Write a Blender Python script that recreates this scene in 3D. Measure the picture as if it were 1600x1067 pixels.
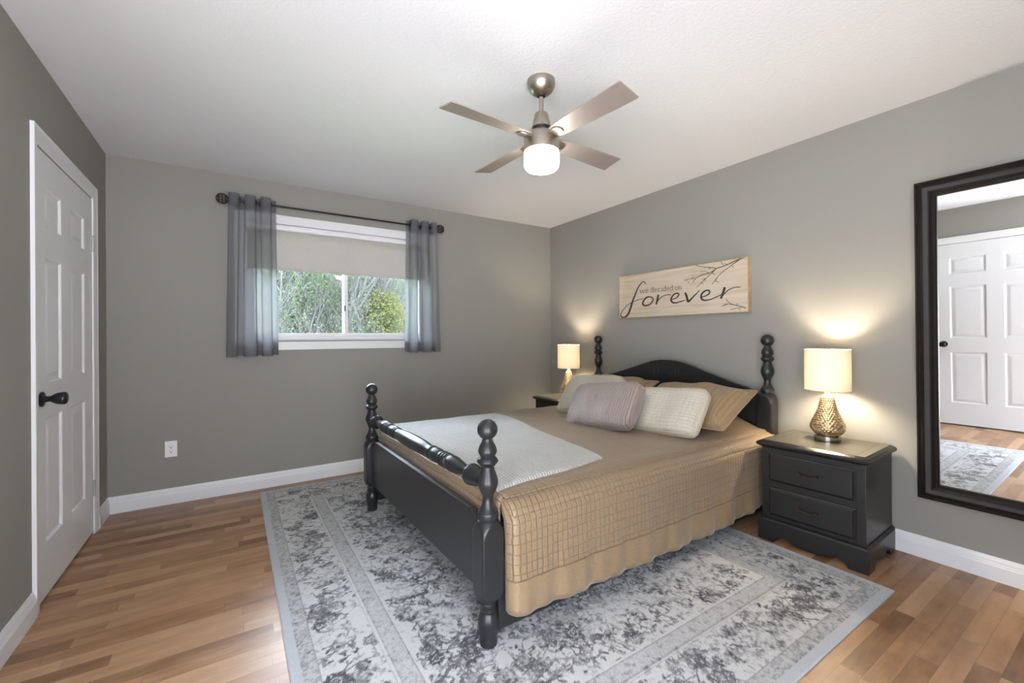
import bpy, bmesh, math, random
import numpy as np
from mathutils import Vector, Matrix, noise as mnoise

for o in list(bpy.data.objects):
    bpy.data.objects.remove(o)
SC = bpy.context.scene
COL = SC.collection
PI = math.pi
R = math.radians

# ------------------------------------------------------------------ camera
CAM_H = 1.18751
YAW, ROLL, FPX = 0.5745, -0.00549, 670.486
cam_data = bpy.data.cameras.new('camera')
cam = bpy.data.objects.new('camera', cam_data)
COL.objects.link(cam)
cam_data.sensor_width = 36.0
cam_data.lens = FPX / 1600 * 36.0
cam_data.shift_y = -(533.5 - 525.866) / 1600
cam_data.clip_start = 0.02
cam_data.clip_end = 200
_r = Vector((math.cos(YAW), -math.sin(YAW), 0)); _u = Vector((0, 0, 1)); _f = Vector((math.sin(YAW), math.cos(YAW), 0))
_r2 = _r * math.cos(ROLL) + _u * math.sin(ROLL)
_u2 = -_r * math.sin(ROLL) + _u * math.cos(ROLL)
cam.matrix_world = Matrix(((_r2.x, _u2.x, -_f.x, 0), (_r2.y, _u2.y, -_f.y, 0), (_r2.z, _u2.z, -_f.z, CAM_H), (0, 0, 0, 1)))
SC.camera = cam

# ------------------------------------------------------------------ world, exposure
SC.view_settings.view_transform = 'Standard'
SC.view_settings.look = 'None'
SC.view_settings.exposure = 0.80
SC.view_settings.gamma = 1.0
SC.view_settings.use_curve_mapping = False
SKY_N, SKY_S = 0.60, 10.3   # hazy sky towards the trees; side behind the camera brightened as room fill
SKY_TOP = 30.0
FAN_L = 18.0          # radiance of the ceiling-fan globe
BULB_L = 430.0        # radiance of the table-lamp bulbs
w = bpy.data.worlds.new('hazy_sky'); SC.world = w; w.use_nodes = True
nt = w.node_tree; nt.nodes.clear()
out = nt.nodes.new('ShaderNodeOutputWorld'); bg = nt.nodes.new('ShaderNodeBackground')
tc = nt.nodes.new('ShaderNodeTexCoord'); sep = nt.nodes.new('ShaderNodeSeparateXYZ'); rp = nt.nodes.new('ShaderNodeValToRGB')
nt.links.new(tc.outputs['Generated'], sep.inputs[0]); nt.links.new(sep.outputs['Z'], rp.inputs[0])
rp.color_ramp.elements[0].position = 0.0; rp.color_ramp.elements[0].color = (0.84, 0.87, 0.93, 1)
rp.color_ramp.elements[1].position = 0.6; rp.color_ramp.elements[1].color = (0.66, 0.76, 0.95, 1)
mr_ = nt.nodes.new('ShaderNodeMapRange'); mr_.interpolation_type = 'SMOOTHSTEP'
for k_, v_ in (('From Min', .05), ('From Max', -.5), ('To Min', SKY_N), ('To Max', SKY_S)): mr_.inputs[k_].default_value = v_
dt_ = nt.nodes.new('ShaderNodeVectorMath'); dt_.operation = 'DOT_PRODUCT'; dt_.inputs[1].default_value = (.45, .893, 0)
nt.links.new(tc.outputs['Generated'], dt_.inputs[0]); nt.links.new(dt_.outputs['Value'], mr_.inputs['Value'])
# added fill side is stronger below the horizon, so it reaches the ceiling
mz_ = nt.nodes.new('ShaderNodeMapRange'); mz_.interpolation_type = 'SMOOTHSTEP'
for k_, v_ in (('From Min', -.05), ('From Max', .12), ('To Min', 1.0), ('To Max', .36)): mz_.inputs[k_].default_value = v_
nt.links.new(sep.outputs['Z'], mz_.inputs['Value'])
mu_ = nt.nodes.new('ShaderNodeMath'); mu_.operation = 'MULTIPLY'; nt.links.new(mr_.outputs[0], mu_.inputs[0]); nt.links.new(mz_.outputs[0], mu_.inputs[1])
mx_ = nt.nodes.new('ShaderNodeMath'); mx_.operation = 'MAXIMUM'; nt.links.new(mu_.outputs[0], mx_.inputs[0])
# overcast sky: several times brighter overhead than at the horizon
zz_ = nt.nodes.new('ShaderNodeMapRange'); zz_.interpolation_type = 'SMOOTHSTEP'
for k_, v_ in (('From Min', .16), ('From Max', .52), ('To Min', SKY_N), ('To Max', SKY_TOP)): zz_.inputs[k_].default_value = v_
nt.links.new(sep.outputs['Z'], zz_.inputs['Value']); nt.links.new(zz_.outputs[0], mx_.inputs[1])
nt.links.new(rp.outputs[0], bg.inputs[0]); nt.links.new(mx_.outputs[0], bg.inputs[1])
nt.links.new(bg.outputs[0], out.inputs[0])

# ------------------------------------------------------------------ room numbers (metres)
XL, XR, YB, YF, HC = -0.7264, 3.079, 3.9295, -0.62, 2.44
WT = 0.14

# ------------------------------------------------------------------ helpers
class MB:
    """collects geometry, then links it as ONE mesh object"""
    def __init__(s): s.v = []; s.f = []; s.uv = None
    def add(s, V, F):
        n = len(s.v); s.v += [tuple(p) for p in V]; s.f += [tuple(i + n for i in q) for q in F]; return s
    def box(s, x0, x1, y0, y1, z0, z1):
        return s.add([(x0,y0,z0),(x1,y0,z0),(x1,y1,z0),(x0,y1,z0),(x0,y0,z1),(x1,y0,z1),(x1,y1,z1),(x0,y1,z1)],
                     [(3,2,1,0),(4,5,6,7),(0,1,5,4),(1,2,6,5),(2,3,7,6),(3,0,4,7)])
    def loft(s, rings, cap=True, closed=True):
        n = len(rings[0]); V = [p for r in rings for p in r]; F = []
        for i in range(len(rings) - 1):
            for j in range(n if closed else n - 1):
                k = (j + 1) % n
                F.append((i*n+j, i*n+k, (i+1)*n+k, (i+1)*n+j))
        if cap:
            F.append(tuple(range(n))[::-1]); F.append(tuple((len(rings)-1)*n + j for j in range(n)))
        return s.add(V, F)
    def lathe(s, prof, seg=32, c=(0,0,0), cap=True):
        return s.loft([[(c[0]+r*math.cos(2*PI*j/seg), c[1]+r*math.sin(2*PI*j/seg), c[2]+z) for j in range(seg)] for r, z in prof], cap)
    def tube(s, pts, rad, seg=8, cap=True):
        P = [Vector(p) for p in pts]; rings = []
        rr = rad if isinstance(rad, (list, tuple)) else [rad]*len(P)
        t0 = (P[1]-P[0]).normalized(); a = Vector((0,0,1)) if abs(t0.z) < .9 else Vector((1,0,0))
        u = t0.cross(a).normalized()
        for i, p in enumerate(P):
            t = (P[min(i+1,len(P)-1)] - P[max(i-1,0)]).normalized()
            u = (u - t*u.dot(t)).normalized(); v = t.cross(u)
            rings.append([tuple(p + (u*math.cos(2*PI*j/seg) + v*math.sin(2*PI*j/seg))*rr[i]) for j in range(seg)])
        return s.loft(rings, cap)
    def prism(s, poly, axis, a0, a1):
        """extrude a 2-D polygon along an axis (x: (y,z), y: (x,z), z: (x,y))"""
        f = {'x': lambda p,a: (a,p[0],p[1]), 'y': lambda p,a: (p[0],a,p[1]), 'z': lambda p,a: (p[0],p[1],a)}[axis]
        return s.loft([[f(p,a0) for p in poly],[f(p,a1) for p in poly]])
    def build(s, name, mat, parent=None, smooth=None, bevel=0, bseg=2):
        me = bpy.data.meshes.new(name); me.from_pydata(s.v, [], s.f); me.update()
        bm = bmesh.new(); bm.from_mesh(me)
        bmesh.ops.recalc_face_normals(bm, faces=bm.faces)
        if bevel:
            es = [e for e in bm.edges if len(e.link_faces) == 2 and e.calc_face_angle(0) > R(35)]
            bmesh.ops.bevel(bm, geom=es, offset=bevel, segments=bseg, affect='EDGES', profile=.5)
        bm.to_mesh(me); bm.free()
        if s.uv:
            ul = me.uv_layers.new(name='UVMap')
            for l in me.loops: ul.data[l.index].uv = s.uv[l.vertex_index]
        o = bpy.data.objects.new(name, me); COL.objects.link(o)
        me.materials.append(mat)
        if parent: o.parent = parent
        if smooth is not None:
            me.polygons.foreach_set('use_smooth', [True]*len(me.polygons))
            if smooth < 179:
                try: me.set_sharp_from_angle(angle=R(smooth))
                except Exception: pass
        return o

def tag(o, label=None, cat=None, group=None, kind=None):
    if label: o['label'] = label
    if cat: o['category'] = cat
    if group: o['group'] = group
    if kind: o['kind'] = kind
    return o
def empty(name, label, cat, loc=(0,0,0), rz=0, group=None, kind=None):
    o = bpy.data.objects.new(name, None); COL.objects.link(o); o.location = loc; o.rotation_euler = (0,0,rz)
    o.empty_display_size = .1
    return tag(o, label, cat, group, kind)
def spline(pts, n):
    """Catmull-Rom through tuples"""
    P = [np.array(p, float) for p in pts]; P = [2*P[0]-P[1]] + P + [2*P[-1]-P[-2]]; out = []
    for i in range(1, len(P)-2):
        for k in range(n):
            t = k/n
            out.append(.5*((2*P[i]) + (-P[i-1]+P[i+1])*t + (2*P[i-1]-5*P[i]+4*P[i+1]-P[i+2])*t*t + (-P[i-1]+3*P[i]-3*P[i+1]+P[i+2])*t**3))
    out.append(P[-2]); return out

# ------------------------------------------------------------------ materials
def newmat(name):
    m = bpy.data.materials.new(name); m.use_nodes = True
    nt = m.node_tree; b = nt.nodes['Principled BSDF']
    return m, nt, b
def lk(nt, a, b): nt.links.new(a, b)
def nd(nt, t, **k):
    n = nt.nodes.new('ShaderNode' + t)
    for a, v in k.items():
        if a in n.bl_rna.properties: setattr(n, a, v)
        else: n.inputs[a].default_value = v
    return n
def mth(nt, op, a, b=None, c=None):
    n = nt.nodes.new('ShaderNodeMath'); n.operation = op
    for i, x in enumerate((a, b, c)):
        if x is None: continue
        if hasattr(x, 'links'): nt.links.new(x, n.inputs[i])
        else: n.inputs[i].default_value = x
    return n.outputs[0]
def ramp(nt, fac, stops):
    n = nt.nodes.new('ShaderNodeValToRGB'); e = n.color_ramp.elements
    while len(e) < len(stops): e.new(.5)
    for el, (p, c) in zip(e, stops): el.position = p; el.color = (*c, 1) if len(c) == 3 else c
    if fac is not None: nt.links.new(fac, n.inputs[0])
    return n.outputs[0]
def objco(nt): return nd(nt, 'TexCoord').outputs['Object']
def mapped(nt, co, scale=(1,1,1)):
    n = nd(nt, 'Mapping'); n.inputs['Scale'].default_value = scale; lk(nt, co, n.inputs[0]); return n.outputs[0]
def noise(nt, co, scale, detail=4, rough=.5):
    n = nd(nt, 'TexNoise', Scale=scale, Detail=detail, Roughness=rough)
    if co is not None: lk(nt, co, n.inputs['Vector'])
    return n.outputs['Fac']
def bump(nt, b, h, strength, dist=.01):
    n = nd(nt, 'Bump', Strength=strength, Distance=dist); lk(nt, h, n.inputs['Height']); lk(nt, n.outputs[0], b.inputs['Normal']); return n
def simple(name, col, rough=.5, metal=0, var=.06, scale=8, bmp=0, bscale=60, coat=0, spec=.5, sheen=0):
    m, nt, b = newmat(name)
    co = objco(nt); f = noise(nt, co, scale)
    lk(nt, ramp(nt, f, [(.25, tuple(c*(1-var) for c in col)), (.75, tuple(min(1,c*(1+var)) for c in col))]), b.inputs['Base Color'])
    b.inputs['Roughness'].default_value = rough; b.inputs['Metallic'].default_value = metal
    b.inputs['Coat Weight'].default_value = coat; b.inputs['Specular IOR Level'].default_value = spec
    b.inputs['Sheen Weight'].default_value = sheen
    if bmp: bump(nt, b, noise(nt, co, bscale, 6), bmp, .004)
    return m

M = {}
M['wall'] = simple('grey_wall_paint', (.275,.263,.240), .75, var=.012, scale=1.5, bmp=.05, bscale=180, spec=.25)
def ceiling_mat():
    m, nt, b = newmat('stippled_ceiling_paint'); co = objco(nt)
    b.inputs['Base Color'].default_value = (.69,.69,.70,1); b.inputs['Roughness'].default_value = .9; b.inputs['Specular IOR Level'].default_value = .1
    a = noise(nt, co, 70, 5, .65); bump(nt, b, a, .35, .006); return m
M['ceiling'] = ceiling_mat()
M['white'] = simple('white_trim_paint', (.72,.72,.725), .35, var=.01)
M['door'] = simple('white_door_paint', (.72,.72,.725), .4, var=.01)
M['vinyl'] = simple('white_window_vinyl', (.78,.77,.79), .35, var=.01)
M['black'] = simple('charcoal_painted_wood', (.015,.0155,.0165), .33, var=.12, scale=14, bmp=.03, bscale=90)
M['nsblack'] = simple('charcoal_nightstand_paint', (.013,.0125,.012), .36, var=.1, scale=14, bmp=.03, bscale=90)
M['nstop'] = simple('pale_charcoal_top_paint', (.075,.068,.05), .33, var=.12, scale=22, bmp=.03)  # paler and warmer than the nightstand body paint
M['espresso'] = simple('espresso_frame_wood', (.012,.009,.007), .40, var=.25, scale=20, spec=.18)
M['bronze'] = simple('dark_bronze', (.03,.025,.022), .35, .7)
M['copperknob'] = simple('antique_copper_handle', (.09,.045,.035), .35, .8)
M['blackmetal'] = simple('black_door_knob_metal', (.015,.015,.02), .32, .3)
M['hinge'] = simple('satin_steel', (.45,.45,.45), .35, .9)
M['nickel'] = simple('brushed_nickel', (.42,.37,.31), .36, 1.0, var=.05, scale=40)
M['nickeldark'] = simple('dark_gap_metal', (.05,.045,.04), .4, .8)
M['blade'] = simple('champagne_fan_blade', (.30,.25,.22), .48, .30, var=.03, scale=30)
M['chrome'] = simple('polished_lamp_base', (.55,.53,.5), .18, 1.0)
M['plastic'] = simple('white_outlet_plastic', (.78,.77,.74), .35, var=.01)
M['slot'] = simple('dark_slot', (.05,.05,.05), .6)
M['shade_fab'] = None
def floor_mat():
    m, nt, b = newmat('laminate_strip_floor'); co = objco(nt)
    s = nd(nt, 'SeparateXYZ'); lk(nt, co, s.inputs[0]); X, Y = s.outputs[0], s.outputs[1]
    RW, RL = .066, .56
    yy = mth(nt, 'DIVIDE', Y, RW); row = mth(nt, 'FLOOR', yy); fy = mth(nt, 'FRACT', yy)
    wn = nd(nt, 'TexWhiteNoise', noise_dimensions='1D'); lk(nt, row, wn.inputs['W'])
    xx = mth(nt, 'ADD', mth(nt, 'DIVIDE', X, RL), mth(nt, 'MULTIPLY', wn.outputs['Value'], 7.3))
    colm = mth(nt, 'FLOOR', xx); fx = mth(nt, 'FRACT', xx)
    cv = nd(nt, 'CombineXYZ'); lk(nt, row, cv.inputs[0]); lk(nt, colm, cv.inputs[1])
    w2 = nd(nt, 'TexWhiteNoise', noise_dimensions='2D'); lk(nt, cv.outputs[0], w2.inputs['Vector'])
    rnd = w2.outputs['Value']
    cv2 = nd(nt, 'CombineXYZ'); lk(nt, mth(nt,'ADD', mth(nt,'MULTIPLY', X, 2.2), mth(nt,'MULTIPLY', rnd, 40)), cv2.inputs[0]); lk(nt, mth(nt,'MULTIPLY', Y, 26), cv2.inputs[1]); lk(nt, mth(nt,'MULTIPLY', rnd, 9), cv2.inputs[2])
    g1 = noise(nt, cv2.outputs[0], 1.0, 6, .62)
    cv3 = nd(nt, 'CombineXYZ'); lk(nt, mth(nt,'ADD', mth(nt,'MULTIPLY', X, 7), mth(nt,'MULTIPLY', rnd, 31)), cv3.inputs[0]); lk(nt, mth(nt,'MULTIPLY', Y, 17), cv3.inputs[1])
    g2 = noise(nt, cv3.outputs[0], 1.0, 3, .55)
    t = mth(nt,'ADD', mth(nt,'MULTIPLY_ADD', rnd, .56, -.09), mth(nt,'ADD', mth(nt,'MULTIPLY', g1, .50), mth(nt,'MULTIPLY', mth(nt,'SUBTRACT', g2, .25), .50)))
    c = ramp(nt, t, [(.22,(.165,.080,.038)),(.40,(.265,.138,.066)),(.56,(.35,.19,.096)),(.72,(.41,.237,.124)),(.92,(.48,.295,.165))])
    # dark joints
    ey = mth(nt,'MINIMUM', fy, mth(nt,'SUBTRACT',1,fy)); ex = mth(nt,'MULTIPLY', mth(nt,'MINIMUM', fx, mth(nt,'SUBTRACT',1,fx)), RL/RW)
    j = mth(nt,'LESS_THAN', mth(nt,'MINIMUM', ey, ex), .012)
    mx = nd(nt,'Mix', data_type='RGBA'); lk(nt, mth(nt,'MULTIPLY', j, .45), mx.inputs[0]); lk(nt, c, mx.inputs[6]); mx.inputs[7].default_value = (.06,.03,.015,1)
    lk(nt, mx.outputs[2], b.inputs['Base Color'])
    rr = mth(nt,'ADD', .27, mth(nt,'MULTIPLY', g1, .12)); lk(nt, rr, b.inputs['Roughness'])
    b.inputs['Specular IOR Level'].default_value = .45
    bump(nt, b, mth(nt,'SUBTRACT', mth(nt,'MULTIPLY', g1, .3), j), .06, .002)
    return m
M['floor'] = floor_mat()

def glass_mat():
    m, nt, b = newmat('window_glass'); nt.nodes.remove(b)
    o = nt.nodes['Material Output']; t = nd(nt,'BsdfTransparent'); g = nd(nt,'BsdfGlossy', Roughness=.01); mx = nd(nt,'MixShader'); fr = nd(nt,'Fresnel', IOR=1.5)
    t.inputs[0].default_value = (.96,.98,.97,1)
    lk(nt, fr.outputs[0], mx.inputs[0]); lk(nt, t.outputs[0], mx.inputs[1]); lk(nt, g.outputs[0], mx.inputs[2]); lk(nt, mx.outputs[0], o.inputs[0]); return m
M['glass'] = glass_mat()
def mirror_mat():
    m, nt, b = newmat('mirror_silver'); b.inputs['Base Color'].default_value = (.90,.905,.90,1); b.inputs['Metallic'].default_value = 1; b.inputs['Roughness'].default_value = .005; return m
M['mirror'] = mirror_mat()
def sheer_mat(name, col, transl, transp, weave):
    m, nt, b = newmat(name); nt.nodes.remove(b); o = nt.nodes['Material Output']; co = objco(nt)
    wv = ramp(nt, noise(nt, mapped(nt, co, (300, 300, 60)), 1, 2), [(.3, tuple(c*.88 for c in col)), (.7, col)])
    d = nd(nt,'BsdfDiffuse'); t = nd(nt,'BsdfTranslucent'); tr = nd(nt,'BsdfTransparent')
    lk(nt, wv, d.inputs[0]); t.inputs[0].default_value = (*[min(1,c*1.35) for c in col], 1)
    m1 = nd(nt,'MixShader'); m1.inputs[0].default_value = transl; lk(nt, d.outputs[0], m1.inputs[1]); lk(nt, t.outputs[0], m1.inputs[2])
    m2 = nd(nt,'MixShader'); lk(nt, m1.outputs[0], m2.inputs[1]); lk(nt, tr.outputs[0], m2.inputs[2])
    f = mth(nt,'MULTIPLY', noise(nt, mapped(nt, co, (500, 500, 120)), 1, 1), transp*2) if weave else None
    if f is not None: lk(nt, f, m2.inputs[0])
    else: m2.inputs[0].default_value = transp
    lk(nt, m2.outputs[0], o.inputs[0]); return m
M['curtain'] = sheer_mat('grey_voile_curtain', (.235,.240,.262), .5, .36, False)
M['blind'] = sheer_mat('beige_roller_fabric', (.54,.51,.475), .2, .0, False)
M['shade'] = sheer_mat('linen_lamp_shade', (.86,.78,.64), .115, .0, False)
def emis(name, col, s):
    m, nt, b = newmat(name); b.inputs['Base Color'].default_value = (*col,1); b.inputs['Emission Color'].default_value = (*col,1); b.inputs['Emission Strength'].default_value = s; b.inputs['Roughness'].default_value = .3; return m
M['globe'] = emis('lit_opal_glass', (1.0,.97,.92), FAN_L)
M['bulb'] = emis('lit_bulb', (1,.86,.66), BULB_L)

def hobnail_mat():
    m, nt, b = newmat('mercury_hobnail_glass'); co = objco(nt); n = noise(nt, co, 45, 4)
    lk(nt, ramp(nt, n, [(.3,(.34,.22,.10)),(.55,(.62,.47,.28)),(.75,(.85,.74,.56))]), b.inputs['Base Color'])
    b.inputs['Metallic'].default_value = .75; b.inputs['Roughness'].default_value = .22; return m
M['hobnail'] = hobnail_mat()

def quilt_mat(name, dark, light, du, dv, band, su=1.0, sv=1.0, top=None, rough=.5, sheen=.25, depth=.5):
    """stitched fabric in UV metres: lines every du across u and dv across v; v<band at either end is plain satin"""
    m, nt, b = newmat(name); uv = nd(nt,'UVMap'); uv.uv_map = 'UVMap'
    co = objco(nt); nz = nd(nt,'TexNoise', Scale=26.0, Detail=3.0); lk(nt, co, nz.inputs['Vector'])
    s = nd(nt,'SeparateXYZ'); lk(nt, uv.outputs[0], s.inputs[0]); sn = nd(nt,'SeparateColor'); lk(nt, nz.outputs['Color'], sn.inputs[0])
    U = mth(nt,'ADD', s.outputs[0], mth(nt,'MULTIPLY', mth(nt,'SUBTRACT', sn.outputs[0], .5), .010))
    V = mth(nt,'ADD', s.outputs[1], mth(nt,'MULTIPLY', mth(nt,'SUBTRACT', sn.outputs[1], .5), .010))
    def line(c, d, wd):
        f = mth(nt,'FRACT', mth(nt,'DIVIDE', c, d)); e = mth(nt,'MULTIPLY', mth(nt,'MINIMUM', f, mth(nt,'SUBTRACT',1,f)), d)
        n = nd(nt,'MapRange', interpolation_type='SMOOTHSTEP'); n.inputs['From Min'].default_value = 0; n.inputs['From Max'].default_value = wd; n.inputs['To Min'].default_value = 1; n.inputs['To Max'].default_value = 0
        lk(nt, e, n.inputs[0]); return n.outputs[0]
    lu = mth(nt,'MULTIPLY', line(U, du, .0042), su); lv = mth(nt,'MULTIPLY', line(V, dv, .0042), sv)
    brk = noise(nt, co, 9, 3); wob = mth(nt,'MULTIPLY_ADD', brk, 1.3, .30)
    L = mth(nt,'MINIMUM', mth(nt,'MULTIPLY', mth(nt,'MAXIMUM', lu, lv), wob), 1.0)
    if band:
        vv = s.outputs[1]; VT = top or 10
        inb = mth(nt,'MULTIPLY', mth(nt,'GREATER_THAN', vv, band), mth(nt,'LESS_THAN', vv, VT-band))
        edge = mth(nt,'LESS_THAN', mth(nt,'ABSOLUTE', mth(nt,'SUBTRACT', vv, band)), .004)
        L = mth(nt,'MAXIMUM', mth(nt,'MULTIPLY', L, inb), edge)
    puck = noise(nt, co, 75, 4, .6)
    mx = nd(nt,'Mix', data_type='RGBA'); lk(nt, mth(nt,'MULTIPLY', L, .68), mx.inputs[0])
    lk(nt, ramp(nt, puck, [(.25, tuple(c*.86 for c in light)), (.7, light)]), mx.inputs[6]); mx.inputs[7].default_value = (*dark,1)
    lk(nt, mx.outputs[2], b.inputs['Base Color']); b.inputs['Roughness'].default_value = rough
    b.inputs['Sheen Weight'].default_value = sheen; b.inputs['Sheen Roughness'].default_value = .4
    h = mth(nt,'ADD', mth(nt,'SUBTRACT', 1, L), mth(nt,'MULTIPLY', puck, .55))
    bump(nt, b, h, depth, .006); return m
M['coverlet'] = quilt_mat('tan_quilted_satin', (.09,.056,.027), (.262,.178,.100), .0265, .040, .135, 1, .45, 2.66, .42, .2, .6)
M['sham'] = quilt_mat('tan_quilted_sham', (.15,.095,.045), (.34,.23,.128), .019, .5, 0, .6, .3, None, .42, .3, .4)
M['ivory'] = quilt_mat('ivory_quilted_cotton', (.34,.30,.22), (.56,.52,.435), .03, .022, 0, .35, .5, None, .6, .2, .6)
M['taupe'] = quilt_mat('taupe_quilted_satin', (.11,.075,.062), (.32,.25,.225), .0165, .06, 0, .9, .18, None, .34, .4, .7)
M['throw'] = quilt_mat('white_quilted_throw', (.36,.35,.32), (.52,.505,.475), .016, .034, 0, 1, .6, None, .7, .2, .9)
M['ivoryplain'] = simple('ivory_plain_cotton', (.56,.50,.38), .6, var=.05, sheen=.2, bmp=.2)
M['taupeplain'] = simple('taupe_plain_satin', (.26,.20,.175), .36, var=.08, sheen=.3, bmp=.25, bscale=30)
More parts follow.
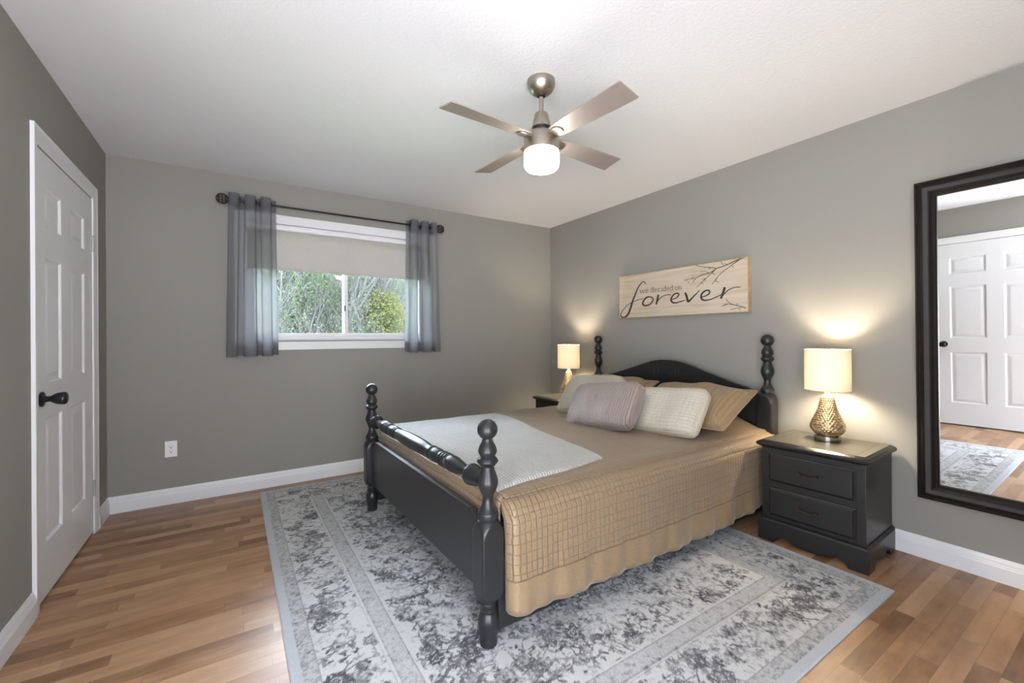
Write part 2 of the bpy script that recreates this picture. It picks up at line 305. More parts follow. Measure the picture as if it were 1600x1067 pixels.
SIGN_STROKES=[((0.0017,0.0022,0.0026,0.0031,0.0035,0.0044,0.0052,0.0057,0.0057,0.0052,0.0044,0.0035,0.0026,0.0022,0.0017,0.0017,0.0017,0.0017,0.0013),((0.3140,0.2890),(0.3040,0.3080),(0.2790,0.3140),(0.2480,0.2900),(0.2210,0.2550),(0.1950,0.2080),(0.1680,0.1560),(0.1460,0.1030),(0.1240,0.0540),(0.0960,0.0210),(0.0570,0.0070),(0.0290,0.0170),(0.0210,0.0370),(0.0400,0.0660),(0.0800,0.1030),(0.1350,0.1330),(0.2000,0.1520),(0.2470,0.1610),(0.2880,0.1660))),((0.0026,0.0039,0.0048,0.0048,0.0044,0.0039,0.0035,0.0035,0.0031,0.0026),((0.3710,0.1730),(0.3330,0.1760),(0.2980,0.1550),(0.2810,0.1270),(0.2880,0.1090),(0.3180,0.1020),(0.3580,0.1100),(0.3870,0.1360),(0.3920,0.1590),(0.3710,0.1730))),((0.0052,0.0052,0.0048),((0.4480,0.1860),(0.4400,0.1560),(0.4250,0.1040))),((0.0022,0.0022,0.0017,0.0017,0.0017),((0.4310,0.1210),(0.4590,0.1500),(0.4970,0.1710),(0.5430,0.1780),(0.5740,0.1740))),((0.0022,0.0026,0.0031,0.0031,0.0031,0.0035,0.0039,0.0044,0.0039,0.0031,0.0022,0.0013),((0.5780,0.1340),(0.6230,0.1450),(0.6440,0.1620),(0.6470,0.1770),(0.6270,0.1830),(0.6010,0.1740),(0.5800,0.1520),(0.5750,0.1300),(0.5920,0.1100),(0.6270,0.1060),(0.6740,0.1140),(0.7060,0.1230))),((0.0044,0.0052,0.0052,0.0048,0.0035,0.0026,0.0017,0.0013),((0.7080,0.1810),(0.7210,0.1490),(0.7290,0.1190),(0.7380,0.1090),(0.7660,0.1300),(0.7980,0.1570),(0.8260,0.1800),(0.8380,0.1890))),((0.0022,0.0026,0.0031,0.0031,0.0031,0.0035,0.0039,0.0044,0.0039,0.0031,0.0022,0.0022,0.0017),((0.8530,0.1340),(0.8920,0.1420),(0.9150,0.1570),(0.9190,0.1710),(0.9040,0.1820),(0.8770,0.1770),(0.8540,0.1590),(0.8470,0.1350),(0.8570,0.1160),(0.8840,0.1060),(0.9300,0.1110),(0.9740,0.1250),(1.0140,0.1400))),((0.0052,0.0052,0.0048),((1.0400,0.1920),(1.0290,0.1610),(1.0090,0.1100))),((0.0022,0.0022,0.0022,0.0017,0.0017),((1.0160,0.1250),(1.0390,0.1460),(1.0670,0.1680),(1.1090,0.1820),(1.1550,0.1820))),((0.0022,0.0022),((0.2510,0.2430),(0.2650,0.2150))),((0.0013,0.0013),((0.2650,0.2150),(0.2770,0.2430))),((0.0022,0.0022),((0.2770,0.2430),(0.2910,0.2150))),((0.0013,0.0013),((0.2910,0.2150),(0.3060,0.2420))),((0.0013,0.0013),((0.2450,0.2430),(0.2570,0.2430))),((0.0013,0.0013),((0.3010,0.2420),(0.3110,0.2420))),((0.0013,0.0013),((0.3150,0.2300),(0.3410,0.2300))),((0.0017,0.0017,0.0017,0.0017,0.0017,0.0017,0.0017,0.0017,0.0017,0.0017),((0.3400,0.2320),(0.3360,0.2380),(0.3300,0.2420),(0.3220,0.2410),(0.3170,0.2350),(0.3150,0.2280),(0.3170,0.2200),(0.3230,0.2150),(0.3300,0.2150),(0.3370,0.2180))),((0.0017,0.0017,0.0017,0.0017,0.0017,0.0017,0.0017,0.0017,0.0017,0.0017),((0.3900,0.2370),(0.3840,0.2410),(0.3780,0.2410),(0.3720,0.2370),(0.3690,0.2310),(0.3690,0.2240),(0.3730,0.2170),(0.3790,0.2140),(0.3850,0.2150),(0.3910,0.2190))),((0.0022,0.0022),((0.3940,0.2140),(0.3940,0.2580))),((0.0013,0.0013),((0.3870,0.2570),(0.3940,0.2580))),((0.0013,0.0013),((0.3940,0.2140),(0.4000,0.2150))),((0.0013,0.0013),((0.4090,0.2290),(0.4340,0.2290))),((0.0017,0.0017,0.0017,0.0017,0.0017,0.0017,0.0017,0.0017,0.0017,0.0017),((0.4340,0.2300),(0.4300,0.2370),(0.4240,0.2400),(0.4170,0.2390),(0.4110,0.2340),(0.4090,0.2270),(0.4120,0.2190),(0.4170,0.2150),(0.4240,0.2140),(0.4310,0.2180))),((0.0017,0.0017,0.0017,0.0017,0.0017,0.0017,0.0017,0.0017,0.0017,0.0017),((0.4670,0.2350),(0.4620,0.2390),(0.4550,0.2400),(0.4500,0.2360),(0.4460,0.2300),(0.4460,0.2230),(0.4490,0.2170),(0.4550,0.2140),(0.4620,0.2140),(0.4670,0.2180))),((0.0022,0.0022),((0.4840,0.2130),(0.4840,0.2400))),((0.0013,0.0013),((0.4780,0.2130),(0.4900,0.2130))),((0.0013,0.0013),((0.4790,0.2400),(0.4840,0.2400))),((0.0022,0.0022),((0.4830,0.2500),(0.4850,0.2520))),((0.0017,0.0017,0.0017,0.0017,0.0017,0.0017,0.0017,0.0017,0.0017,0.0017),((0.5190,0.2350),(0.5130,0.2390),(0.5070,0.2390),(0.5010,0.2350),(0.4980,0.2290),(0.4990,0.2220),(0.5020,0.2160),(0.5080,0.2130),(0.5140,0.2140),(0.5190,0.2180))),((0.0022,0.0022),((0.5220,0.2130),(0.5220,0.2550))),((0.0013,0.0013),((0.5160,0.2540),(0.5220,0.2550))),((0.0013,0.0013),((0.5220,0.2130),(0.5270,0.2140))),((0.0013,0.0013),((0.5370,0.2280),(0.5600,0.2280))),((0.0017,0.0017,0.0017,0.0017,0.0017,0.0017,0.0017,0.0017,0.0017,0.0017),((0.5600,0.2290),(0.5560,0.2350),(0.5500,0.2390),(0.5440,0.2380),(0.5380,0.2330),(0.5370,0.2250),(0.5390,0.2180),(0.5440,0.2140),(0.5510,0.2130),(0.5570,0.2160))),((0.0017,0.0017,0.0017,0.0017,0.0017,0.0017,0.0017,0.0017,0.0017,0.0017),((0.5850,0.2340),(0.5800,0.2380),(0.5740,0.2380),(0.5690,0.2340),(0.5660,0.2280),(0.5660,0.2220),(0.5690,0.2160),(0.5750,0.2130),(0.5810,0.2130),(0.5860,0.2170))),((0.0022,0.0022),((0.5890,0.2120),(0.5890,0.2540))),((0.0013,0.0013),((0.5830,0.2530),(0.5890,0.2540))),((0.0013,0.0013),((0.5890,0.2120),(0.5940,0.2130))),((0.0017,0.0017,0.0017,0.0017,0.0017,0.0017,0.0017,0.0017,0.0017,0.0017,0.0017,0.0017,0.0017,0.0017,0.0017),((0.6380,0.2250),(0.6370,0.2300),(0.6330,0.2350),(0.6280,0.2370),(0.6220,0.2370),(0.6170,0.2350),(0.6130,0.2310),(0.6120,0.2250),(0.6130,0.2190),(0.6170,0.2150),(0.6220,0.2120),(0.6280,0.2120),(0.6330,0.2150),(0.6370,0.2190),(0.6380,0.2250))),((0.0022,0.0022),((0.6510,0.2120),(0.6510,0.2370))),((0.0013,0.0013),((0.6450,0.2120),(0.6570,0.2120))),((0.0013,0.0013),((0.6450,0.2370),(0.6510,0.2370))),((0.0013,0.0013,0.0013,0.0013),((0.6510,0.2310),(0.6580,0.2370),(0.6660,0.2370),(0.6710,0.2320))),((0.0022,0.0022),((0.6720,0.2320),(0.6720,0.2120))),((0.0013,0.0013),((0.6660,0.2120),(0.6790,0.2120))),((0.0031,0.0031,0.0026,0.0026,0.0022,0.0022,0.0017,0.0017),((1.1890,0.3910),(1.1170,0.3730),(1.0400,0.3500),(0.9760,0.3390),(0.9230,0.3140),(0.8540,0.3050),(0.8070,0.2860),(0.7750,0.2570))),((0.0022,0.0022,0.0017,0.0017),((0.9760,0.3390),(0.9310,0.3520),(0.8700,0.3640),(0.8000,0.3880))),((0.0017,0.0013),((1.0300,0.3550),(1.0090,0.3860))),((0.0017,0.0013),((0.9310,0.3500),(0.9080,0.3410))),((0.0022,0.0022,0.0017,0.0017,0.0013,0.0013),((1.1510,0.3770),(1.1100,0.3570),(1.0680,0.3330),(1.0190,0.3050),(0.9820,0.2720),(0.9380,0.2220))),((0.0017,0.0013),((0.9600,0.2470),(0.9930,0.2350))),((0.0017,0.0013),((0.9640,0.2500),(0.9790,0.2620))),((0.0022,0.0017,0.0017,0.0013,0.0013),((0.9610,0.3270),(0.9080,0.2880),(0.8700,0.2610),(0.8380,0.2360),(0.8110,0.2120))),((0.0017,0.0013,0.0013),((0.9350,0.3200),(0.9500,0.3030),(0.9680,0.2910))),((0.0017,0.0013),((0.8850,0.2730),(0.8540,0.2700))),((0.0017,0.0013),((0.8810,0.2760),(0.8850,0.2550))),((0.0017,0.0013),((0.8460,0.2420),(0.8700,0.2360))),((0.0017,0.0013),((0.9120,0.3160),(0.8780,0.3310))),((0.0013,0.0013),((0.8780,0.3310),(0.8390,0.3320))),((0.0017,0.0013),((1.0890,0.3470),(1.1060,0.3270))),((0.0013,0.0013),((1.0620,0.3570),(1.0330,0.3680))),((0.0013,0.0013),((1.1570,0.3830),(1.1300,0.3670))),((0.0013,0.0013,0.0013),((0.8070,0.2860),(0.7590,0.2860),(0.6920,0.2830))),((0.0013,0.0013),((0.7590,0.2860),(0.7910,0.2980))),((0.0013,0.0013),((0.7340,0.2830),(0.7090,0.2720))),((0.0017,0.0017),((0.7320,0.2640),(0.7450,0.2580))),((0.0022,0.0022,0.0017,0.0013,0.0013),((1.1950,0.0280),(1.1550,0.0440),(1.1010,0.0580),(1.0530,0.0670),(1.0100,0.0480))),((0.0013,0.0013,0.0013),((1.1010,0.0580),(1.0670,0.0800),(1.0460,0.1050))),((0.0013,0.0013,0.0013),((1.1620,0.0350),(1.1150,0.0300),(1.0810,0.0220))),((0.0013,0.0013),((1.1290,0.0520),(1.1330,0.0670))),((0.0013,0.0013),((1.0600,0.0660),(1.0280,0.0550))),((0.0013,0.0013),((1.1420,0.0280),(1.1550,0.0180)))]
SIGN_SPLIT=(9,45)

# ================================================================== SETTING
def struct(o, label=None):
    o['kind'] = 'structure'
    if label: o['label'] = label
    return o
struct(MB().box(XL-WT, XR+WT, YF-WT, YB+WT, -.1, 0).build('floor', M['floor']))
# (ceiling overhangs the added doorways as an unseen screen against the high sky)
struct(MB().box(XL-2.2, XR+WT, YF-2.2, YB+WT, HC, HC+.1).build('ceiling', M['ceiling']))
# window opening in the back wall
WX0, WX1, WZ0, WZ1 = .07, 1.59, 1.165, 2.11
b = MB()
b.box(XL-WT, WX0, YB, YB+WT, 0, HC).box(WX1, XR+WT, YB, YB+WT, 0, HC).box(WX0, WX1, YB, YB+WT, 0, WZ0).box(WX0, WX1, YB, YB+WT, WZ1, HC)
struct(b.build('wall_back', M['wall']))
struct(MB().box(XR, XR+WT, YF, YB, 0, HC).build('wall_right', M['wall']))
D1 = (2.70, 3.585); D2 = (.575, 1.50); DH = 2.045
b = MB()
LO = (-.56, .47, 2.12)     # unseen doorway beside the camera, added to let in fill light
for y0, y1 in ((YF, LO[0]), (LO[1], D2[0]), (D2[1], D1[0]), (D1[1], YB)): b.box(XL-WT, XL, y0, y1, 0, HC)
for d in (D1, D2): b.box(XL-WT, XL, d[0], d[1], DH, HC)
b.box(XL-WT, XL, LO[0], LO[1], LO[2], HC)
for d in (D1, D2): b.box(XL-WT, XL-WT+.03, d[0], d[1], 0, DH)      # added backing, stops sky light leaking under the closed doors
struct(b.build('wall_left', M['wall']))
# wall behind the camera, with a second doorway added for fill light
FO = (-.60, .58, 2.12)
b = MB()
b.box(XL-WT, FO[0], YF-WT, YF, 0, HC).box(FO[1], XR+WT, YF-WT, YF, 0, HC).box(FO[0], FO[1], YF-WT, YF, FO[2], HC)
struct(b.build('wall_front', M['wall']))

# baseboards: stepped and coved profile (distance from wall, height)
BP = [(0,0),(.016,0),(.016,.070),(.0135,.076),(.0135,.080),(.011,.085),(.010,.096),(.0055,.104),(.004,.112),(0,.112)]
def base_x(name, x0, x1):     # along the back wall
    struct(MB().prism([(YB-a, z) for a, z in BP], 'x', x0, x1).build(name, M['white'], smooth=20))
def base_y(name, x, sgn, segs):
    b = MB()
    for y0, y1 in segs: b.prism([(x+sgn*a, z) for a, z in BP], 'y', y0, y1)
    struct(b.build(name, M['white'], smooth=20))
base_x('baseboard_back', XL, XR)
base_y('baseboard_right', XR, -1, ((YF, YB),))
base_y('baseboard_left', XL, 1, ((YF, -.56), (.47, .517), (1.558, 2.642), (3.662, YB)))

def panel_face(b, y0, y1, z0, z1, x, openings, back):
    """door face in the plane x with moulded, raised panels; openings = list of (ya, yb, za, zb)"""
    ys = sorted({y0, y1, *[o[0] for o in openings], *[o[1] for o in openings]})
    zs = sorted({z0, z1, *[o[2] for o in openings], *[o[3] for o in openings]})
    def quad(p): b.add(p, [(0,1,2,3)])
    for i in range(len(ys)-1):
        for j in range(len(zs)-1):
            c = ((ys[i]+ys[i+1])/2, (zs[j]+zs[j+1])/2)
            op = [o for o in openings if o[0] < c[0] < o[1] and o[2] < c[1] < o[3]]
            if op: continue
            quad([(x,ys[i],zs[j]),(x,ys[i+1],zs[j]),(x,ys[i+1],zs[j+1]),(x,ys[i],zs[j+1])])
    for o in openings:
        rings = []
        for ins, dep in ((0,0),(.006,.003),(.011,.010),(.020,.011),(.044,.0035),(.048,.003)):
            rings.append([(x-dep,o[0]+ins,o[2]+ins),(x-dep,o[1]-ins,o[2]+ins),(x-dep,o[1]-ins,o[3]-ins),(x-dep,o[0]+ins,o[3]-ins)])
        b.loft(rings, cap=False); b.add(rings[-1], [(0,1,2,3)])
    bx = x - back
    for q in ([(x,y0,z0),(x,y0,z1),(bx,y0,z1),(bx,y0,z0)], [(x,y1,z0),(bx,y1,z0),(bx,y1,z1),(x,y1,z1)], [(x,y0,z1),(x,y1,z1),(bx,y1,z1),(bx,y0,z1)], [(x,y0,z0),(bx,y0,z0),(bx,y1,z0),(x,y1,z0)], [(bx,y0,z0),(bx,y0,z1),(bx,y1,z1),(bx,y1,z0)]): quad(q)

def rosette_knob(parent, x, y, z):
    prof = [(.0,0),(.031,0),(.034,.003),(.034,.007),(.029,.011),(.014,.013),(.0125,.030),(.016,.036),(.022,.044),(.0265,.056),(.0285,.070),(.0285,.078),(.025,.084),(.016,.087),(0,.0875)]
    seg = 28; b = MB()
    b.loft([[(x+h, y+r*math.cos(2*PI*j/seg), z+r*math.sin(2*PI*j/seg)) for j in range(seg)] for r, h in prof[1:-1]])
    return b.build('knob', M['blackmetal'], parent, smooth=50)

def door(name, d, pan_y, knob_y, hinge_y, label, cas):
    y0, y1 = d; xf = XL - .002
    root = struct(empty(name, label, None, (0,0,0)))
    g = .004
    ops = []
    for ya, yb in pan_y:
        for za, zb in ((.255,.828),(.985,1.568),(1.705,1.888)): ops.append((ya,yb,za,zb))
    b = MB(); panel_face(b, y0+g, y1-g, .012, DH-g, xf, ops, .035)
    b.build('door_slab', M['door'], root, smooth=20)
    # casing, three mitred lengths in one profile
    b = MB(); c0, c1 = cas; cw = .062
    P = [(0,0),(.014,0),(.015,.006),(.012,.012),(.012,.030),(.009,.040),(.009,.050),(.006,.056),(0,.056)]
    def ring(off, fn): return [fn(off, p) for p in P]
    # walk the profile up, across and down (offset a out from the opening)
    path = [(y0, 0, -1, 0), (y0, DH, -1, 1), (y1, DH, 1, 1), (y1, 0, 1, 0)]
    rings = []
    for py, pz, sy, sz in path:
        rings.append([(XL+a, py+sy*((c0 if sy<0 else c1)-t*((c0 if sy<0 else c1)/.056)), pz+sz*(.075-t*.075/.056)) for a, t in P])
    b.loft(rings)
    # jamb lining
    b.build('casing', M['white'], root, smooth=20)
    rosette_knob(root, xf, knob_y, .918)
    for hz in (1.763, .275):
        hb = MB(); hb.lathe([(.0065,-.045),(.0065,.045)], 12, (XL+.006, hinge_y, hz)); hb.lathe([(.004,.045),(.0075,.047),(.003,.054)], 12, (XL+.006, hinge_y, hz))
        hb.box(XL-.001, XL+.002, hinge_y-.012, hinge_y+.010, hz-.044, hz+.044)
        hb.build('hinge', M['hinge'], root, smooth=40)
    return root
door('door_1', D1, ((2.815,3.045),(3.185,3.440)), 2.758, D1[1]-.004, 'white six-panel door with a black knob, beside the window wall', (.056,.075))
door('door_2', D2, ((.69,.975),(1.10,1.385)), 1.437, D2[0]+.004, 'white six-panel door with black knob seen in the mirror', (.056,.056))

# ------------------------------------------------------------------ window
win = struct(empty('window_1', 'white two-pane sliding window with a beige shade half down', None))
b = MB(); cw = .068
def frame_ring(b, x0,x1,z0,z1, wl, y0, y1, wb=None, wtp=None):
    wb = wl if wb is None else wb; wtp = wl if wtp is None else wtp
    b.box(x0,x1,y0,y1,z0,z0+wb).box(x0,x1,y0,y1,z1-wtp,z1).box(x0,x0+wl,y0,y1,z0+wb,z1-wtp).box(x1-wl,x1,y0,y1,z0+wb,z1-wtp)
frame_ring(b, WX0-cw, WX1+cw, WZ0-cw-.008, WZ1+cw, cw, YB-.014, YB)
b.build('casing', M['white'], win, bevel=.003)
b = MB(); frame_ring(b, WX0, WX1, WZ0, WZ1, .004, YB-.014, YB+.075)
b.build('jamb_lining', M['white'], win)
b = MB(); frame_ring(b, WX0+.004, WX1-.004, WZ0+.004, WZ1-.004, .03, YB+.060, YB+.125)
b.build('window_frame', M['vinyl'], win, bevel=.003)
for nm, x0, x1, y0 in (('l', WX0+.034, .850, YB+.066), ('r', .812, WX1-.034, YB+.094)):
    b = MB(); frame_ring(b, x0, x1, WZ0+.034, WZ1-.034, .030 if nm == 'l' else .034, y0, y0+.026, .028, .03)
    s = b.build('sash', M['vinyl'], win, bevel=.003)
    MB().box(x0+.026, x1-.026, y0+.010, y0+.014, WZ0+.056, WZ1-.056).build('pane', M['glass'], s)
    if nm == 'l': MB().box(.818,.828, y0-.012, y0, 1.42, 1.47).build('latch', M['slot'], s, bevel=.002)

# roller shade inside the window recess
rs = empty('roller_shade', 'beige roller shade half lowered inside the window, under its white cassette', 'window shade', (.83, YB+.03, 2.06))
def at(o, mb, dx, dy, dz): mb.v = [(a-dx, c-dy, e-dz) for a, c, e in mb.v]; return mb
b = MB(); b.prism([(YB+.052,2.104),(YB+.052,2.062),(YB+.012,2.058),(YB+.002,2.066),(YB-.002,2.080),(YB+.006,2.104)], 'x', WX0+.006, WX1-.006)
at(0,b,.83,YB+.03,2.06).build('cassette', M['vinyl'], rs, bevel=.003)
b = MB(); n = 24
b.box(WX0+.02, WX1-.02, YB+.034, YB+.0355, 1.752, 2.075); at(0,b,.83,YB+.03,2.06).build('shade_fabric', M['blind'], rs)
b = MB(); b.box(WX0+.02, WX1-.02, YB+.030, YB+.040, 1.738, 1.757); at(0,b,.83,YB+.03,2.06).build('bottom_bar', M['blind'], rs, bevel=.003)

# ------------------------------------------------------------------ curtain rod and curtains
RZ, RY = 2.226, YB-.085
rod = empty('curtain_rod', 'thin dark bronze curtain rod with caged ball finials above the window', 'curtain rod', (.80, RY, RZ))
MB().tube([(-.80,0,0),(.80,0,0)], .0075, 14).build('rod', M['bronze'], rod, smooth=40)
def cage(b, c, r):
    for k in range(6):
        a = PI*k/6; pts = []
        for i in range(25):
            t = 2*PI*i/24; pts.append((c[0]+r*math.cos(t)*1.0, c[1]+r*math.sin(t)*math.cos(a), c[2]+r*math.sin(t)*math.sin(a)))
        b.tube(pts, .0028, 6)
    for q in (-.55, 0, .55):
        rr = r*math.sqrt(1-q*q)
        b.tube([(c[0]+q*r, c[1]+rr*math.cos(2*PI*i/24), c[2]+rr*math.sin(2*PI*i/24)) for i in range(25)], .0028, 6)
for s in (-1, 1):
    b = MB(); cage(b, (s*.870,0,0), .038); b.tube([(s*.79,0,0),(s*.835,0,0)], .011, 14)
    b.tube([(s*.826,0,0),(s*.832,0,0)], .015, 14)
    b.build('finial', M['bronze'], rod, smooth=40)
    b = MB(); b.tube([(s*.775,0,-.004),(s*.775,.05,-.004),(s*.775,.080,-.004)], .006, 10); b.box(s*.775-.014, s*.775+.014, .078, .085, -.04, .03)
    b.build('bracket', M['bronze'], rod, smooth=40)

def curtain(name, label, xa, xb, ph, folds, zt, zb, xb0=None, xb1=None, seed=1):
    """grommet panel: pleats in plan, wider at the foot"""
    cx = (xa+xb)/2; root = empty(name, label, 'curtain', (cx, RY, zb), 0, 'curtains at the window')
    rnd = random.Random(seed); n = 150; m = 40; V = []; F = []
    amps = [rnd.uniform(.8,1.15) for _ in range(12)]
    for j in range(m+1):
        t = j/m; z = zb + (zt-zb)*t
        x0 = xa*t + (xb0 if xb0 is not None else xa)*(1-t); x1 = xb*t + (xb1 if xb1 is not None else xb)*(1-t)
        for i in range(n+1):
            u = i/n; a = 2*PI*folds*u + ph
            cyc = math.floor(a/(2*PI)); f = a/(2*PI)-cyc          # front lobes (first half) are broad, the returns narrow
            fw = f/.5*.70 if f < .5 else .70+(f-.5)/.5*.30
            f0 = ph/(2*PI) % 1; f1 = (2*PI*folds+ph)/(2*PI)
            wd = lambda q: math.floor(q) + ((q % 1)/.5*.70 if q % 1 < .5 else .70+((q % 1)-.5)/.5*.30)
            uu = (cyc+fw-wd(ph/(2*PI)))/(wd(f1)-wd(ph/(2*PI)))
            s_ = math.sin(a); y = -(.050*(abs(s_)**.72)*(1 if s_ > 0 else -.8))*(.92+.12*(1-t)*math.sin(7*u+seed))*(1+.12*(1-t))
            y += .006*(1-t)*math.sin(23*u+3*t*seed)
            x = x0 + (x1-x0)*uu + .008*(1-t)*math.sin(a*.5+1.3*seed) - (.010+.003*(1-t))*math.sin(2*a)
            V.append((x-cx, y, z-zb - .004*(1-t)*math.sin(a)))
    for j in range(m):
        for i in range(n):
            q = j*(n+1)+i; F.append((q, q+1, q+n+2, q+n+1))
    MB().add(V, F).build('fabric', M['curtain'], root, smooth=180)
    # hem band and header band (doubled cloth) just outside the sheet
    for nm, ja, jb in (('hem', 0, 3), ('header', m-3, m)):
        VV = [V[j*(n+1)+i] for j in range(ja, jb+1) for i in range(n+1)]; FF = []
        VV = [(a, c-.0015, e) for a, c, e in VV]
        for j in range(jb-ja):
            for i in range(n): q = j*(n+1)+i; FF.append((q, q+1, q+n+2, q+n+1))
        MB().add(VV, FF).build(nm, M['curtain'], root, smooth=180)
    # grommets where the cloth crosses the rod
    for k in range(int(2*folds)+1):
        u = (k*PI - ph) / (2*PI*folds)
        if 0.02 < u < .98:
            q_ = k*.5; wd2 = lambda q: math.floor(q) + ((q % 1)/.5*.70 if q % 1 < .5 else .70+((q % 1)-.5)/.5*.30); p0 = wd2(ph/(2*PI)); x = xa + (xb-xa)*(wd2(q_)-p0)/(wd2(folds+ph/(2*PI))-p0) - cx
            pts = [(x + .004*math.sin(q*2*PI/20), .021*math.cos(q*2*PI/20)*1.0, RZ-zb + .021*math.sin(q*2*PI/20)) for q in range(21)]
            MB().tube(pts, .004, 6).build('grommet', M['bronze'], root, smooth=60)
    return root
curtain('curtain', 'grey sheer curtain panel on the left side of the window', -.025, .275, PI*.12, 2.9, 2.272, 1.049, -.045, .292, 2)
curtain('curtain', 'grey sheer curtain panel on the right side of the window', 1.352, 1.616, PI*1.35, 2.6, 2.272, 1.049, 1.330, 1.650, 5)

# ------------------------------------------------------------------ wall outlet
oz = .335
ol = empty('electrical_outlet', 'white two-socket electrical outlet low on the wall under the window', 'outlet', (-.385, YB, oz))
MB().box(-.0355,.0355,-.006,0,0,.115).build('face_plate', M['plastic'], ol, bevel=.003)
b = MB(); b.box(-.0168,.0168,-.0085,-.004,.024,.091); rc = b.build('receptacle', M['plastic'], ol, bevel=.0015)
for dz in (.042,.074):
    b = MB(); b.box(-.0095,-.0065,-.0092,-.008,dz+.001,dz+.009).box(.0065,.0090,-.0092,-.008,dz+.002,dz+.009); b.tube([(0,-.008,dz-.007),(0,-.0092,dz-.007)], .0042, 12)
    b.build('socket_slots', M['slot'], rc)

# ------------------------------------------------------------------ ceiling fan
FX, FY = 1.269, 1.685
fan = empty('ceiling_fan', 'brushed nickel ceiling fan with four blades and a lit white globe', 'ceiling fan', (FX, FY, HC))
MB().lathe([(.0,0),(.068,0),(.069,-.012),(.066,-.030),(.056,-.050),(.040,-.064),(.026,-.070),(.018,-.071)][1:], 48).build('canopy', M['nickel'], fan, smooth=50)
b = MB(); b.lathe([(.022,-.066),(.020,-.078),(.012,-.082)], 24); b.build('hanger_ball', M['nickeldark'], fan, smooth=50)
MB().lathe([(.0115,-.072),(.0115,-.17)], 20).build('downrod', M['nickel'], fan, smooth=50)
mh = MB().lathe([(.016,-.160),(.031,-.162),(.034,-.166),(.044,-.215),(.0475,-.232)], 40).build('motor_housing', M['nickel'], fan, smooth=50)
MB().box(.036,.0455,-.006,.006,-.212,-.195).build('slot', M['nickeldark'], mh)
bm_ = MB().lathe([(.040,-.232),(.040,-.246)], 32).build('neck', M['nickeldark'], fan, smooth=50)
MB().lathe([(.038,-.243),(.050,-.250),(.080,-.268),(.086,-.276),(.086,-.348),(.083,-.350)], 48).build('light_housing', M['nickel'], fan, smooth=40)
MB().lathe([(.083,-.346),(.085,-.352),(.0865,-.372),(.0865,-.405),(.083,-.423),(.073,-.434),(.055,-.439),(.02,-.441)], 48).build('globe', M['globe'], fan, smooth=60)
BZ = 2.155-HC
for k in range(4):
    a = R(4 + 90*k); ph = R(-12); ca, sa = math.cos(a), math.sin(a)
    def T(r, t, n=0):       # radius, across, normal -> fan space
        tt = t*math.cos(ph) - n*math.sin(ph); zz = t*math.sin(ph) + n*math.cos(ph)
        return (r*ca - tt*sa, r*sa + tt*ca, BZ+zz)
    prof = [(.090,.036),(.12,.043),(.20,.049),(.30,.0535),(.42,.058),(.520,.0605),(.5275,.058)]
    ring = lambda n: [T(r, w_, n) for r, w_ in prof] + [T(r, -w_, n) for r, w_ in prof[::-1]]
    bl = MB().loft([ring(-.003), ring(.003)]).build('blade', M['blade'], fan, bevel=.0012)
    # blade iron: rounded plate under the root plus an arm into the housing
    pl_ = [(.115+.030*math.cos(q), .031*math.sin(q)) for q in np.linspace(-PI/2, PI/2, 13)] + [(.055,.020),(.055,-.020)]
    MB().loft([[T(r,t,-.0105) for r,t in pl_],[T(r,t,-.0035) for r,t in pl_]]).build('blade_iron', M['nickel'], bl, bevel=.001)

